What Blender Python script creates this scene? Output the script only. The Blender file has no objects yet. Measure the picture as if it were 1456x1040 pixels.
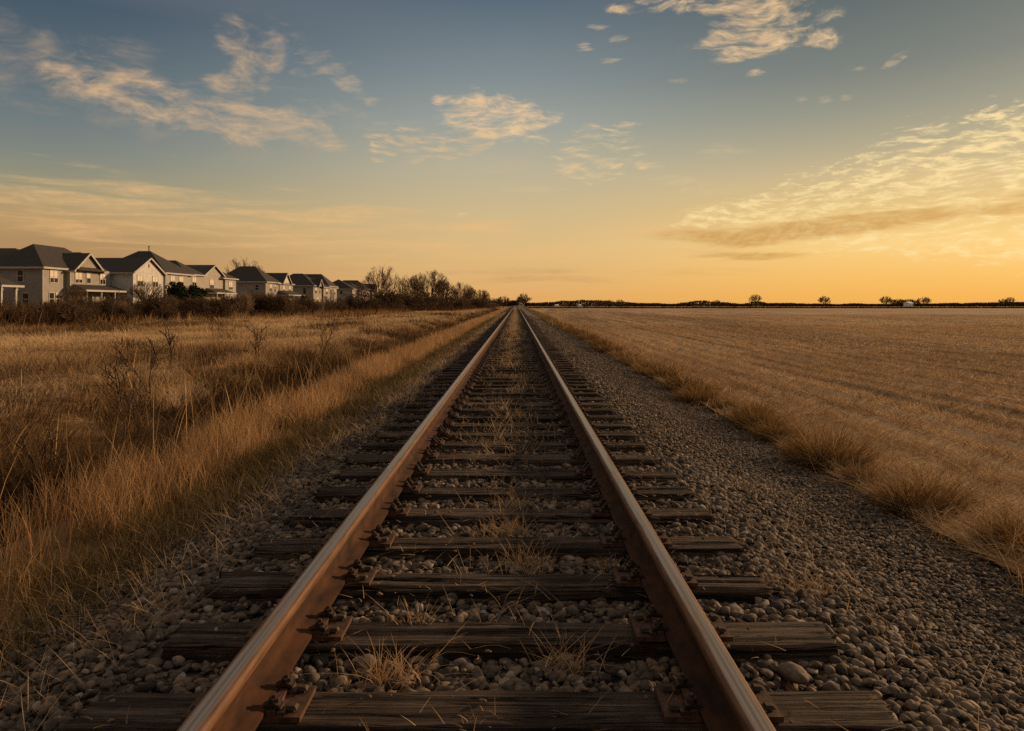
import bpy, math, random
import numpy as np

random.seed(7)
RNG = np.random.default_rng(11)
PI = math.pi
R = math.radians
scene = bpy.context.scene
COL = scene.collection
TX = -0.105            # the track's centre line (the camera stands a little right of it)
CAM_Z = 1.30           # tie tops lie at z = 0

# ------------------------------------------------------------------ small helpers
def lin(r, g, b, a=1.0):
    f = lambda c: (c / 12.92 if c <= 0.04045 else ((c + 0.055) / 1.055) ** 2.4)
    return (f(r / 255), f(g / 255), f(b / 255), a)

def tag(o, label=None, cat=None, group=None, kind=None):
    if label: o['label'] = label
    if cat: o['category'] = cat
    if group: o['group'] = group
    if kind: o['kind'] = kind
    return o

def empty(name, loc=(0, 0, 0), rz=0.0):
    o = bpy.data.objects.new(name, None)
    o.empty_display_size = 0.2
    COL.objects.link(o)
    o.location = loc
    o.rotation_euler = (0, 0, rz)
    return o

def link(name, me, parent=None):
    o = bpy.data.objects.new(name, me)
    COL.objects.link(o)
    if parent: o.parent = parent
    return o

def copy_tree(o, parent=None):
    c = o.copy()
    COL.objects.link(c)
    if parent: c.parent = parent
    for ch in [x for x in o.children]:
        copy_tree(ch, c)
    return c

class MB:
    """collects shapes, then links them as ONE mesh"""
    def __init__(s): s.v, s.f = [], []
    def add(s, vs, fs):
        n = len(s.v)
        s.v += [tuple(p) for p in vs]
        s.f += [tuple(i + n for i in f) for f in fs]
        return s
    def box(s, x0, x1, y0, y1, z0, z1):
        v = [(x0, y0, z0), (x1, y0, z0), (x1, y1, z0), (x0, y1, z0), (x0, y0, z1), (x1, y0, z1), (x1, y1, z1), (x0, y1, z1)]
        return s.add(v, [(0, 3, 2, 1), (4, 5, 6, 7), (0, 1, 5, 4), (1, 2, 6, 5), (2, 3, 7, 6), (3, 0, 4, 7)])
    def tube(s, a, b, ra, rb, n=6, cap=True):
        a, b = np.array(a, float), np.array(b, float)
        d = b - a
        d /= max(np.linalg.norm(d), 1e-9)
        u = np.cross(d, (0, 0, 1.0) if abs(d[2]) < 0.9 else (1.0, 0, 0))
        u /= np.linalg.norm(u)
        w = np.cross(d, u)
        vs = []
        for p, r in ((a, ra), (b, rb)):
            for k in range(n):
                t = 2 * PI * k / n
                vs.append(tuple(p + r * (math.cos(t) * u + math.sin(t) * w)))
        fs = [(k, (k + 1) % n, n + (k + 1) % n, n + k) for k in range(n)]
        if cap: fs += [tuple(range(n - 1, -1, -1)), tuple(range(n, 2 * n))]
        return s.add(vs, fs)
    def beam(s, a, b, w, h):
        """square bar from a to b, w wide (horizontal), h high"""
        a, b = np.array(a, float), np.array(b, float)
        d = (b - a) / np.linalg.norm(b - a)
        u = np.cross(d, (0, 0, 1.0)); u /= np.linalg.norm(u)
        q = np.cross(u, d)
        vs = []
        for p in (a, b):
            for i, j in ((-1, -1), (1, -1), (1, 1), (-1, 1)):
                vs.append(tuple(p + u * i * w / 2 + q * j * h / 2))
        return s.add(vs, [(3, 2, 1, 0), (4, 5, 6, 7), (0, 1, 5, 4), (1, 2, 6, 5), (2, 3, 7, 6), (3, 0, 4, 7)])
    def mesh(s, name, mat, smooth=False):
        me = bpy.data.meshes.new(name)
        me.from_pydata(s.v, [], s.f)
        me.materials.append(mat)
        if smooth: me.polygons.foreach_set('use_smooth', [True] * len(me.polygons))
        me.update()
        return me
    def build(s, name, mat, parent=None, smooth=False):
        return link(name, s.mesh(name, mat, smooth), parent)

def np_mesh(name, V, faces, mat, smooth=True, attrs=None):
    """V (n,3); faces: list of int arrays (m,k)"""
    me = bpy.data.meshes.new(name)
    V = np.ascontiguousarray(V, np.float32)
    me.vertices.add(len(V))
    me.vertices.foreach_set('co', V.ravel())
    loops = np.concatenate([f.ravel() for f in faces]).astype(np.int32)
    counts = np.concatenate([np.full(len(f), f.shape[1], np.int32) for f in faces])
    starts = np.concatenate([[0], np.cumsum(counts)[:-1]]).astype(np.int32)
    me.loops.add(len(loops))
    me.loops.foreach_set('vertex_index', loops)
    me.polygons.add(len(counts))
    me.polygons.foreach_set('loop_start', starts)
    try: me.polygons.foreach_set('loop_total', counts)
    except Exception: pass
    me.polygons.foreach_set('use_smooth', np.full(len(counts), smooth))
    for k, a in (attrs or {}).items():
        at = me.attributes.new(k, 'FLOAT', 'POINT')
        at.data.foreach_set('value', np.ascontiguousarray(a, np.float32))
    me.materials.append(mat)
    me.update(calc_edges=True)
    return me

# value noise on a lattice, vectorised
_T = RNG.random((256, 256))
def vnoise(x, y):
    x, y = np.asarray(x, float), np.asarray(y, float)
    xi, yi = np.floor(x).astype(int), np.floor(y).astype(int)
    fx, fy = x - xi, y - yi
    fx, fy = fx * fx * (3 - 2 * fx), fy * fy * (3 - 2 * fy)
    g = lambda i, j: _T[(xi + i) & 255, (yi + j) & 255]
    return (g(0, 0) * (1 - fx) + g(1, 0) * fx) * (1 - fy) + (g(0, 1) * (1 - fx) + g(1, 1) * fx) * fy
def fbm(x, y, o=4):
    s, a, t = 0, 0.5, 0
    for k in range(o):
        s = s + a * vnoise(x * 2 ** k + 17.3 * k, y * 2 ** k + 9.1 * k); t += a; a *= 0.5
    return s / t

# ------------------------------------------------------------------ node helpers
class NT:
    def __init__(s, tree): s.t = tree; tree.nodes.clear()
    def n(s, typ, **kw):
        nd = s.t.nodes.new(typ)
        for k, v in kw.items(): setattr(nd, k, v)
        return nd
    def set(s, sock, v):
        if isinstance(v, bpy.types.NodeSocket): s.t.links.new(v, sock)
        else: sock.default_value = v
    def m(s, op, a, b=0.0, c=0.0, clamp=False):
        nd = s.n('ShaderNodeMath', operation=op, use_clamp=clamp)
        for i, v in enumerate((a, b, c)): s.set(nd.inputs[i], v)
        return nd.outputs[0]
    def vec(s, x, y, z):
        nd = s.n('ShaderNodeCombineXYZ')
        for i, v in enumerate((x, y, z)): s.set(nd.inputs[i], v)
        return nd.outputs[0]
    def mixc(s, f, a, b, mode='MIX'):
        nd = s.n('ShaderNodeMix', data_type='RGBA', blend_type=mode)
        nd.clamp_factor = True
        s.set(nd.inputs[0], f); s.set(nd.inputs[6], a); s.set(nd.inputs[7], b)
        return nd.outputs[2]
    def ramp(s, f, stops, interp='LINEAR'):
        nd = s.n('ShaderNodeValToRGB')
        cr = nd.color_ramp; cr.interpolation = interp
        while len(cr.elements) < len(stops): cr.elements.new(0.5)
        for e, (p, c) in zip(cr.elements, sorted(stops, key=lambda q: q[0])):
            e.position = p; e.color = c
        s.set(nd.inputs[0], f)
        return nd.outputs[0]
    def noise(s, v, scale, detail=4, rough=0.55, dist=0.0):
        nd = s.n('ShaderNodeTexNoise')
        s.set(nd.inputs['Vector'], v)
        nd.inputs['Scale'].default_value = scale
        nd.inputs['Detail'].default_value = detail
        nd.inputs['Roughness'].default_value = rough
        nd.inputs['Distortion'].default_value = dist
        return nd.outputs['Fac']
    def smooth(s, x, a, b):
        nd = s.n('ShaderNodeMapRange', interpolation_type='SMOOTHSTEP')
        s.set(nd.inputs[0], x); nd.inputs[1].default_value = a; nd.inputs[2].default_value = b
        return nd.outputs[0]
    def mapping(s, v, scale=(1, 1, 1)):
        nd = s.n('ShaderNodeMapping')
        s.set(nd.inputs[0], v); nd.inputs['Scale'].default_value = scale
        return nd.outputs[0]

def c4(c): return (*c, 1.0) if len(c) == 3 else c

def material(name):
    m = bpy.data.materials.new(name)
    m.use_nodes = True
    return m, NT(m.node_tree)

def finish(nt, color, rough=0.8, bump=None, bstr=0.3, bdist=0.02, metal=0.0, spec=0.3):
    b = nt.n('ShaderNodeBsdfPrincipled')
    nt.set(b.inputs['Base Color'], color)
    nt.set(b.inputs['Roughness'], rough)
    nt.set(b.inputs['Metallic'], metal)
    b.inputs['Specular IOR Level'].default_value = spec
    if bump is not None:
        bn = nt.n('ShaderNodeBump')
        nt.set(bn.inputs['Height'], bump)
        bn.inputs['Strength'].default_value = bstr
        bn.inputs['Distance'].default_value = bdist
        nt.set(b.inputs['Normal'], bn.outputs[0])
    o = nt.n('ShaderNodeOutputMaterial')
    nt.t.links.new(b.outputs[0], o.inputs[0])
    return b

def mat_noise(name, ca, cb, scale=5, rough=0.8, bstr=0.3, bdist=0.02, stretch=(1, 1, 1), metal=0.0, spec=0.3, lo=0.35, hi=0.65, detail=6):
    m, nt = material(name)
    tc = nt.n('ShaderNodeTexCoord')
    v = nt.mapping(tc.outputs['Object'], stretch)
    f = nt.noise(v, scale, detail)
    finish(nt, nt.ramp(f, [(lo, c4(ca)), (hi, c4(cb))]), rough, f, bstr, bdist, metal, spec)
    return m

def mat_blade(name, stops, transl=0.35):
    """dry blades: each blade keeps its own tint"""
    m, nt = material(name)
    a = nt.n('ShaderNodeAttribute'); a.attribute_name = 'tint'
    col = nt.ramp(a.outputs['Fac'], [(p, c4(c)) for p, c in stops])
    d = nt.n('ShaderNodeBsdfDiffuse'); nt.set(d.inputs[0], col)
    t = nt.n('ShaderNodeBsdfTranslucent'); nt.set(t.inputs[0], col)
    mx = nt.n('ShaderNodeMixShader'); mx.inputs[0].default_value = transl
    nt.t.links.new(d.outputs[0], mx.inputs[1]); nt.t.links.new(t.outputs[0], mx.inputs[2])
    o = nt.n('ShaderNodeOutputMaterial'); nt.t.links.new(mx.outputs[0], o.inputs[0])
    return m

# ------------------------------------------------------------------ materials
M = {}
M['orange_grass'] = mat_blade('orange_grass', [(0, (.15, .078, .033)), (.5, (.41, .235, .105)), (1, (.68, .47, .26))])
M['olive_grass'] = mat_blade('olive_grass', [(0, (.055, .044, .016)), (.6, (.15, .105, .042)), (1, (.40, .27, .13))])
M['brush_grass'] = mat_blade('brush_grass', [(0, (.040, .023, .012)), (.5, (.105, .062, .030)), (1, (.36, .22, .105))], .2)
M['meadow_grass'] = mat_blade('meadow_grass', [(0, (.16, .095, .045)), (.5, (.48, .315, .155)), (1, (.72, .53, .31))])
M['straw'] = mat_blade('straw', [(0, (.15, .092, .048)), (.5, (.45, .295, .16)), (1, (.70, .52, .32))])
M['tussock'] = mat_blade('tussock', [(0, (.065, .036, .013)), (.5, (.215, .122, .044)), (1, (.56, .37, .18))])
M['stalk'] = mat_blade('stalk', [(0, (.22, .12, .055)), (.5, (.44, .265, .125)), (1, (.64, .43, .23))], .2)
M['thicket'] = mat_blade('thicket', [(0, (.045, .026, .014)), (.6, (.10, .056, .028)), (1, (.23, .135, .065))], .2)
M['evergreen'] = mat_blade('evergreen', [(0, (.010, .013, .006)), (.6, (.022, .030, .012)), (1, (.045, .05, .02))], .15)
M['treeline'] = mat_blade('treeline', [(0, (.05, .036, .024)), (1, (.12, .082, .052))], .15)
M['bark'] = mat_noise('bark', (.055, .034, .020), (.105, .065, .038), 6, .9, .5, .03, (1, 1, .3))
M['twig'] = mat_noise('twig', (.085, .052, .03), (.17, .105, .058), 2, .9, 0)
M['shrub_twig'] = mat_noise('shrub_twig', (.06, .036, .02), (.16, .095, .05), .6, .9, 0)
M['pale_twig'] = mat_noise('pale_twig', (.16, .105, .07), (.28, .19, .12), .6, .9, 0)
M['rust_web'] = mat_noise('rust_web', (.022, .011, .007), (.074, .031, .014), 14, .9, .5, .003, (1, .45, 1), 0.0, .2, .32, .62, 9)
M['rust_plate'] = mat_noise('rust_plate', (.045, .024, .015), (.12, .06, .033), 30, .8, .4, .003)
M['iron'] = mat_noise('iron', (.030, .018, .012), (.085, .045, .026), 40, .7, .3, .002)

def mat_rail_head():
    m, nt = material('rail_steel')
    tc = nt.n('ShaderNodeTexCoord')
    sp = nt.n('ShaderNodeSeparateXYZ'); nt.set(sp.inputs[0], tc.outputs['Object'])
    f = nt.noise(nt.mapping(tc.outputs['Object'], (60, .22, 40)), 2.0, 6)
    g = nt.noise(nt.mapping(tc.outputs['Object'], (8, .6, 8)), 3.0, 6, .65)
    h = nt.noise(nt.mapping(tc.outputs['Object'], (60, 6, 60)), 1.0, 5)
    ax = nt.m('ADD', nt.m('ABSOLUTE', sp.outputs[0]), nt.m('MULTIPLY_ADD', g, .010, -.005))
    band = nt.m('SUBTRACT', 1.0, nt.smooth(ax, .018, .027))          # where wheels polish the steel
    col = nt.ramp(f, [(.3, (.25, .20, .165, 1)), (.7, (.46, .38, .31, 1))])
    rust = nt.ramp(h, [(.35, (.075, .034, .016, 1)), (.65, (.17, .080, .036, 1))])
    band = nt.m('MULTIPLY', band, nt.m('SUBTRACT', 1.0, nt.m('MULTIPLY', nt.smooth(g, .54, .72), .6)))
    fac = nt.m('MULTIPLY', band, .9)
    rg = nt.m('ADD', nt.m('MULTIPLY', nt.m('SUBTRACT', 1.0, band), .34), nt.m('MULTIPLY_ADD', f, .22, .24))
    finish(nt, nt.mixc(fac, rust, col), rg, nt.m('ADD', f, h), .05, .001, nt.m('MULTIPLY', band, .9), .4)
    return m
M['rail_steel'] = mat_rail_head()

def mat_timber():
    m, nt = material('weathered_timber')
    tc = nt.n('ShaderNodeTexCoord')
    oi = nt.n('ShaderNodeObjectInfo')
    off = nt.n('ShaderNodeVectorMath', operation='ADD')
    nt.set(off.inputs[0], tc.outputs['Object'])
    nt.set(off.inputs[1], nt.vec(nt.m('MULTIPLY', oi.outputs['Random'], 37.0), nt.m('MULTIPLY', oi.outputs['Random'], 11.0), 0.0))
    v = off.outputs[0]
    grain = nt.noise(nt.mapping(v, (1.3, 52, 52)), 1.0, 10, .66)
    fine = nt.noise(nt.mapping(v, (5, 190, 190)), 1.0, 5, .7)
    split = nt.noise(nt.mapping(v, (.9, 30, 30)), 1.0, 4, .5, .35)
    patch = nt.noise(v, 2.6, 6, .65)
    col = nt.ramp(grain, [(.34, (.020, .013, .009, 1)), (.47, (.078, .053, .037, 1)), (.62, (.165, .118, .085, 1)), (.75, (.27, .20, .148, 1))])
    col = nt.mixc(nt.smooth(patch, .42, .66), col, nt.mixc(1.0, col, (.50, .43, .38, 1), 'MULTIPLY'))
    col = nt.mixc(nt.m('MULTIPLY', nt.smooth(fine, .56, .68), .7), col, (.030, .021, .015, 1))
    line = nt.smooth(nt.m('ABSOLUTE', nt.m('SUBTRACT', split, .5)), .022, .006)
    col = nt.mixc(line, col, (.008, .006, .005, 1))
    br = nt.m('MULTIPLY_ADD', oi.outputs['Random'], .5, .75)
    col = nt.mixc(1.0, col, nt.vec(br, br, br), 'MULTIPLY')
    h = nt.m('SUBTRACT', nt.m('ADD', grain, nt.m('MULTIPLY', fine, .5)), nt.m('MULTIPLY', line, 1.2))
    finish(nt, col, .86, h, 1.0, .022, 0, .25)
    return m
M['timber'] = mat_timber()

def mat_stone(name, lo, hi, warm):
    m, nt = material(name)
    a = nt.n('ShaderNodeAttribute'); a.attribute_name = 'tint'
    tc = nt.n('ShaderNodeTexCoord')
    f = nt.noise(tc.outputs['Object'], 55, 4)
    col = nt.ramp(a.outputs['Fac'], [(0, c4(lo)), (.55, c4(hi)), (.8, c4(warm)), (1, (.34, .29, .24, 1))])
    col = nt.mixc(nt.smooth(f, .4, .7), col, nt.mixc(1.0, col, (.6, .56, .52, 1), 'MULTIPLY'))
    finish(nt, col, .80, f, .35, .006, 0, .15)
    return m
M['stone'] = mat_stone('ballast_stone', (.050, .042, .034), (.165, .130, .098), (.25, .17, .105))

def mat_bed():
    m, nt = material('ballast_gravel')
    tc = nt.n('ShaderNodeTexCoord')
    vo = nt.n('ShaderNodeTexVoronoi'); nt.set(vo.inputs['Vector'], nt.mapping(tc.outputs['Object'], (1, .9, 1))); vo.inputs['Scale'].default_value = 22
    n = nt.noise(tc.outputs['Object'], .9, 5)
    col = nt.ramp(vo.outputs['Color'], [(.1, (.045, .038, .033, 1)), (.9, (.16, .135, .112, 1))])
    col = nt.mixc(nt.smooth(n, .42, .66), col, (.10, .078, .056, 1))
    finish(nt, col, .85, nt.m('SUBTRACT', 1.0, vo.outputs['Distance']), .8, .04, 0, .25)
    return m
M['bed'] = mat_bed()

def mat_ground():
    m, nt = material('meadow_soil')
    tc = nt.n('ShaderNodeTexCoord')
    v = tc.outputs['Object']
    a = nt.noise(v, .09, 6, .6)
    b = nt.noise(v, 1.4, 6, .65)
    col = nt.ramp(a, [(.35, (.11, .065, .03, 1)), (.5, (.25, .15, .068, 1)), (.65, (.40, .25, .118, 1))])
    col = nt.mixc(nt.smooth(b, .4, .7), col, nt.mixc(1.0, col, (.5, .46, .42, 1), 'MULTIPLY'))
    finish(nt, col, .95, b, .9, .12, 0, .1)
    return m
M['ground'] = mat_ground()

def mat_field():
    m, nt = material('stubble_soil')
    tc = nt.n('ShaderNodeTexCoord')
    v = tc.outputs['Object']
    rows = nt.noise(nt.mapping(v, (1.35, .03, 1)), 1.0, 6, .68, .1)
    broad = nt.noise(nt.mapping(v, (.16, .012, 1)), 1.0, 5, .6)
    fine = nt.noise(nt.mapping(v, (7, 2.2, 7)), 1.0, 6, .7)
    f = nt.m('ADD', nt.m('MULTIPLY', rows, .75), nt.m('ADD', nt.m('MULTIPLY', broad, .30), nt.m('MULTIPLY', fine, .20)))
    col = nt.ramp(f, [(.47, (.11, .07, .038, 1)), (.60, (.31, .20, .105, 1)), (.74, (.56, .39, .215, 1))])
    finish(nt, col, .95, f, 1.0, .16, 0, .1)
    return m
M['field'] = mat_field()

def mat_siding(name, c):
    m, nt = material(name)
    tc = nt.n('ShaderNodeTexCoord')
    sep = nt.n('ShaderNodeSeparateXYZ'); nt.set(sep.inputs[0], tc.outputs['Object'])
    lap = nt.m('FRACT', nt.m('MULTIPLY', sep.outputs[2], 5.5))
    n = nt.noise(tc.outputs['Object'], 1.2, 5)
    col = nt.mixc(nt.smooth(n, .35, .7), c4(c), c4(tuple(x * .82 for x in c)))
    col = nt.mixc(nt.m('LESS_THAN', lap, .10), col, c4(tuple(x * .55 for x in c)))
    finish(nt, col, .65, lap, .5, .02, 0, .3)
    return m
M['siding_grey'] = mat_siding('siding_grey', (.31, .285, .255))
M['siding_white'] = mat_siding('siding_white', (.56, .55, .53))
M['siding_cream'] = mat_siding('siding_cream', (.37, .335, .285))
M['siding_tan'] = mat_siding('siding_tan', (.32, .285, .24))
M['trim'] = mat_noise('white_trim', (.36, .345, .32), (.46, .44, .41), 3, .5, .02)
M['shingle'] = mat_noise('roof_shingles', (.030, .026, .024), (.066, .056, .049), 5, .85, .6, .03, (1, 1, 3))
M['blind'] = mat_noise('cream_blind', (.60, .53, .42), (.70, .63, .52), 2, .7, .02)
M['dark_wood'] = mat_noise('fence_wood', (.10, .075, .055), (.17, .13, .10), 8, .9, .3, .01)
def mat_glass():
    m, nt = material('window_glass')
    tc = nt.n('ShaderNodeTexCoord')
    n = nt.noise(tc.outputs['Object'], .7, 3)
    finish(nt, nt.ramp(n, [(.3, (.008, .008, .009, 1)), (.7, (.02, .019, .018, 1))]), .16, n, .03, .02, 0, .35)
    return m
M['glass'] = mat_glass()

# ------------------------------------------------------------------ terrain
_PX = [-4000, -400, -110, -60, -48, -34, -24, -9.2, -7.0, -5.0, -4.15, -3.75, -3.2, -2.7, -2.3, -1.55, -1.35, 1.35, 1.6, 2.55, 3.2, 4.0, 4000]
_PZ = [2.0, 1.6, .75, .45, .05, -.42, -.56, -.64, -1.22, -1.32, -.92, -.50, -.44, -.42, -.36, -.085, -.07, -.07, -.10, -.37, -.43, -.43, -.43]
def gz(x, y):
    xt = np.asarray(x, float) - TX
    z = np.interp(xt, _PX, _PZ)
    rough = np.clip((np.abs(xt) - 3.2) / 4, 0, 1)
    z = z + np.where(xt < 0, rough, rough * .25) * (fbm(np.asarray(x) * .22 + 50, np.asarray(y) * .16 + 3) - .5) * .42
    return z

def sheet(name, xs, ys, zf, mat, smooth=True):
    X, Y = np.meshgrid(xs, ys)
    Z = zf(X, Y)
    V = np.stack([X.ravel(), Y.ravel(), Z.ravel()], 1)
    nx, ny = len(xs), len(ys)
    i = np.arange(nx * ny).reshape(ny, nx)
    F = np.stack([i[:-1, :-1], i[:-1, 1:], i[1:, 1:], i[1:, :-1]], -1).reshape(-1, 4)
    return link(name, np_mesh(name, V, [F], mat, smooth))

def geo(a, b, n): return np.geomspace(a, b, n)
ys_all = np.concatenate([np.linspace(-300, -20, 15)[:-1], np.arange(-20, 60, .5), geo(60, 4000, 130)])
xs_all = TX + np.concatenate([-geo(60, 4000, 25)[::-1], np.arange(-59, -14, 1.0), np.arange(-14, -2.0, .2), [-1.5, 0, 1.5, 2.6], np.arange(3.2, 12, .8), geo(12, 4000, 40)])
def z_ground(X, Y):
    xt = X - TX
    dip = np.clip((xt + 2.65) / .3, 0, 1) * .10
    far = np.clip((Y - 262) / 6, 0, 1) * (xt > 3.4)      # the field sheet stops at the far ditch
    return gz(X, Y) - dip + far * .06
tag(sheet('ground', xs_all, ys_all, z_ground, M['ground']), 'brown grassy ground left of the railway and out to the horizon', kind='structure')

xs_b = TX + np.concatenate([[-2.72, -2.6], np.arange(-2.5, 3.45, .11), [3.5, 3.6]])
ys_b = np.concatenate([np.arange(-6, 40, .16), geo(40, 2500, 110)])
def z_bed(X, Y):
    xt = X - TX
    e = np.where(xt < -2.55, -.06, 0) + np.where(xt > 3.47, -.06, 0) - np.clip((xt - 3.0) / .5, 0, 1) * .02
    return gz(X, Y) + (fbm(X * 2.1 + 8, Y * 2.1) - .5) * .05 + e - .012
tag(sheet('ballast_bed', xs_b, ys_b, z_bed, M['bed']), 'grey gravel bed under the railway track', kind='structure')

xs_f = TX + np.concatenate([np.arange(3.3, 24, .14), np.arange(24, 60, .5), geo(60, 1500, 50)])
ys_f = np.concatenate([np.arange(-30, 2, 2.0), np.arange(2, 40, .3), geo(40, 264, 90)])
def furrow(X, Y):
    w = np.sin(2 * PI * X / .78 + 3.0 * fbm(X * .2, Y * .05)) * .5 + .5
    fade = np.clip((X - 4.2) / 2, 0, 1) * np.clip((60 - X) / 40, 0, 1)
    return (w * .075 * (0.3 + fbm(X * .5, Y * .12 + 9)) + (fbm(X * 1.7, Y * .8) - .5) * .11) * fade
tag(sheet('stubble_field', xs_f, ys_f, lambda X, Y: gz(X, Y) + furrow(X, Y), M['field']), 'harvested tan field of stubble right of the railway', kind='structure')

# ------------------------------------------------------------------ blades of grass as real curved ribbons
def blades(base, h, w, lean, curl, nseg=3, az=None):
    N = len(base)
    if az is None: az = RNG.random(N) * 2 * PI
    fa = RNG.random(N) * 2 * PI
    d = np.stack([np.cos(az), np.sin(az), np.zeros(N)], 1)
    wv = np.stack([np.cos(fa), np.sin(fa), np.zeros(N)], 1)
    side = np.stack([-np.sin(az), np.cos(az), np.zeros(N)], 1) * RNG.normal(0, .18, (N, 1))
    V = np.zeros((N, 2 * nseg + 1, 3))
    for k in range(nseg + 1):
        t = k / nseg
        up = h * (t - .42 * np.clip(curl, 0, 1.6) * t * t)
        out = h * (lean * t + curl * .75 * t ** 2.2)
        p = base + d * out[:, None] + side * (h * t * t)[:, None] + np.array([0, 0, 1.0]) * up[:, None]
        if k < nseg:
            ww = (w * (1 - .7 * t) * .5)[:, None] * wv
            V[:, 2 * k] = p - ww; V[:, 2 * k + 1] = p + ww
        else: V[:, 2 * nseg] = p
    nv = 2 * nseg + 1
    o = (np.arange(N) * nv)[:, None]
    Q = [o + np.array([[2 * k, 2 * k + 1, 2 * k + 3, 2 * k + 2]]) for k in range(nseg - 1)]
    T = o + np.array([[2 * nseg - 2, 2 * nseg - 1, 2 * nseg]])
    return V.reshape(-1, 3), Q, T, nv

class Turf:
    """gathers blades of several densities into one mesh"""
    def __init__(s): s.V, s.Q, s.T, s.tint, s.n = [], [], [], [], 0
    def add(s, base, h, w, lean, curl, nseg=3, tint=None, az=None):
        if not len(base): return
        N = len(base)
        V, Q, T, nv = blades(base, h, w, lean, curl, nseg, az)
        s.V.append(V); s.Q += [q + s.n for q in Q]; s.T.append(T + s.n)
        t = RNG.random(N) if tint is None else tint
        s.tint.append(np.repeat(np.clip(t, 0, 1), nv)); s.n += len(V)
    def mesh(s, name, mat):
        fs = ([np.concatenate(s.Q)] if s.Q else []) + [np.concatenate(s.T)]
        return np_mesh(name, np.concatenate(s.V), fs, mat, True, {'tint': np.concatenate(s.tint)})
    def build(s, name, mat, parent=None): return link(name, s.mesh(name, mat), parent)

def scatter(x0, x1, y0, y1, dens, zf=gz, margin=2.5):
    """random points on the terrain in a band given in track coordinates, kept to what a camera near the photo's could see"""
    n = int((x1 - x0) * (y1 - y0) * dens)
    x = TX + x0 + RNG.random(n) * (x1 - x0); y = y0 + RNG.random(n) * (y1 - y0)
    k = np.abs(x) < .80 * y + margin
    x, y = x[k], y[k]
    return np.stack([x, y, zf(x, y)], 1)

def U(a, b, n): return a + RNG.random(n) * (b - a)

# tall orange grass on the bank beside the ballast
tf = Turf()
for (y0, y1, dens, w, ns) in ((1.2, 9, 1500, .0045, 4), (9, 25, 800, .008, 3), (25, 70, 330, .017, 2), (70, 260, 90, .045, 1)):
    p = scatter(-3.95, -2.62, y0, y1, dens)
    xt = p[:, 0] - TX
    cl = fbm(p[:, 0] * 1.6, p[:, 1] * 1.1)
    edge = np.clip((-2.5 - xt) / .45, .15, 1)
    k = RNG.random(len(p)) < np.clip((cl - .32) * 4.0, .04, 1) * (0.3 + .7 * edge)
    p, edge, cl = p[k], edge[k], cl[k]
    n = len(p)
    tf.add(p, U(.22, .60, n) * edge * (.55 + .8 * cl), np.full(n, w) * U(.7, 1.4, n), U(0, .28, n), RNG.exponential(.32, n), ns, np.clip(RNG.normal(.05, .25, n) + .95 * cl, 0, 1))
tag(tf.build('grass', M['orange_grass']), 'tall orange dry grass in a strip beside the ballast', kind='stuff')

# low olive grass creeping over the ballast edge
tf = Turf()
for (y0, y1, dens, w, ns) in ((1.2, 9, 2300, .004, 4), (9, 25, 1000, .008, 3), (25, 80, 300, .018, 2)):
    p = scatter(-3.3, -1.6, y0, y1, dens)
    xt = p[:, 0] - TX
    pr = np.clip((-1.62 - xt) / .75, 0, 1) ** 1.5 * np.clip(fbm(p[:, 0] * 2.3, p[:, 1] * 2.3) * 3 - .75, .05, 1)
    p = p[RNG.random(len(p)) < pr]
    n = len(p)
    tf.add(p, U(.06, .26, n), np.full(n, w) * U(.7, 1.5, n), U(0, .7, n), RNG.exponential(.7, n), ns)
tag(tf.build('grass', M['olive_grass']), 'short olive brown grass creeping onto the gravel edge', kind='stuff')

# dark weeds in the ditch: tangled clumps that lean together
def lean_field(p, f, k=2.2): return 2 * PI * k * fbm(p[:, 0] * f + 13, p[:, 1] * f + 71, 2) + RNG.normal(0, .7, len(p))
tf = Turf()
for (y0, y1, dens, w, ns) in ((2, 12, 1000, .006, 4), (12, 30, 520, .011, 3), (30, 80, 200, .022, 2), (80, 300, 34, .06, 1)):
    p = scatter(-9.4, -3.85, y0, y1, dens)
    xt = p[:, 0] - TX
    cl = fbm(p[:, 0] * 1.0 + 31, p[:, 1] * .7, 3)
    k = RNG.random(len(p)) < np.clip((cl - .30) * 4, .05, 1) * np.clip((xt + 9.4) / 2.2, .05, 1)
    p, cl = p[k], cl[k]; n = len(p)
    tall = RNG.random(n) < .06 * (p[:, 0] - TX < -6)
    patch = fbm(p[:, 0] * .55 + 90, p[:, 1] * .35 + 5, 3)
    tf.add(p, np.where(tall, U(.6, 1.0, n), U(.18, .52, n)) * (.35 + 1.1 * cl), np.full(n, w) * U(.7, 1.4, n), U(0, .55, n), RNG.exponential(.75, n), ns, np.where(tall, U(.5, 1, n), np.clip(RNG.normal(.12, .16, n) + 1.1 * (patch - .3), 0, 1)), lean_field(p, .9))
tag(tf.build('weeds', M['brush_grass']), 'dark brown dead weeds filling the ditch', kind='stuff')

# pale meadow, matted and patchy
tf = Turf()
for (y0, y1, dens, w, ns) in ((8, 26, 460, .010, 4), (26, 50, 190, .020, 3), (50, 90, 70, .036, 2), (90, 240, 13, .085, 1)):
    p = scatter(-37, -7.4, y0, y1, dens)
    cl = fbm(p[:, 0] * .45 + 77, p[:, 1] * .30, 3)
    k = RNG.random(len(p)) < np.clip((cl - .28) * 3.4, .10, 1)
    p, cl = p[k], cl[k]; n = len(p)
    tall = RNG.random(n) < .025
    patch = fbm(p[:, 0] * .16 + 9, p[:, 1] * .11 + 55, 3)
    tf.add(p, np.where(tall, U(.45, .9, n), U(.10, .34, n)) * (.4 + 1.0 * cl), np.full(n, w) * U(.7, 1.5, n), U(0, .9, n), RNG.exponential(.95, n), ns, np.clip(RNG.normal(.02, .22, n) + 1.3 * patch, 0, 1), lean_field(p, .5))
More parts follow.
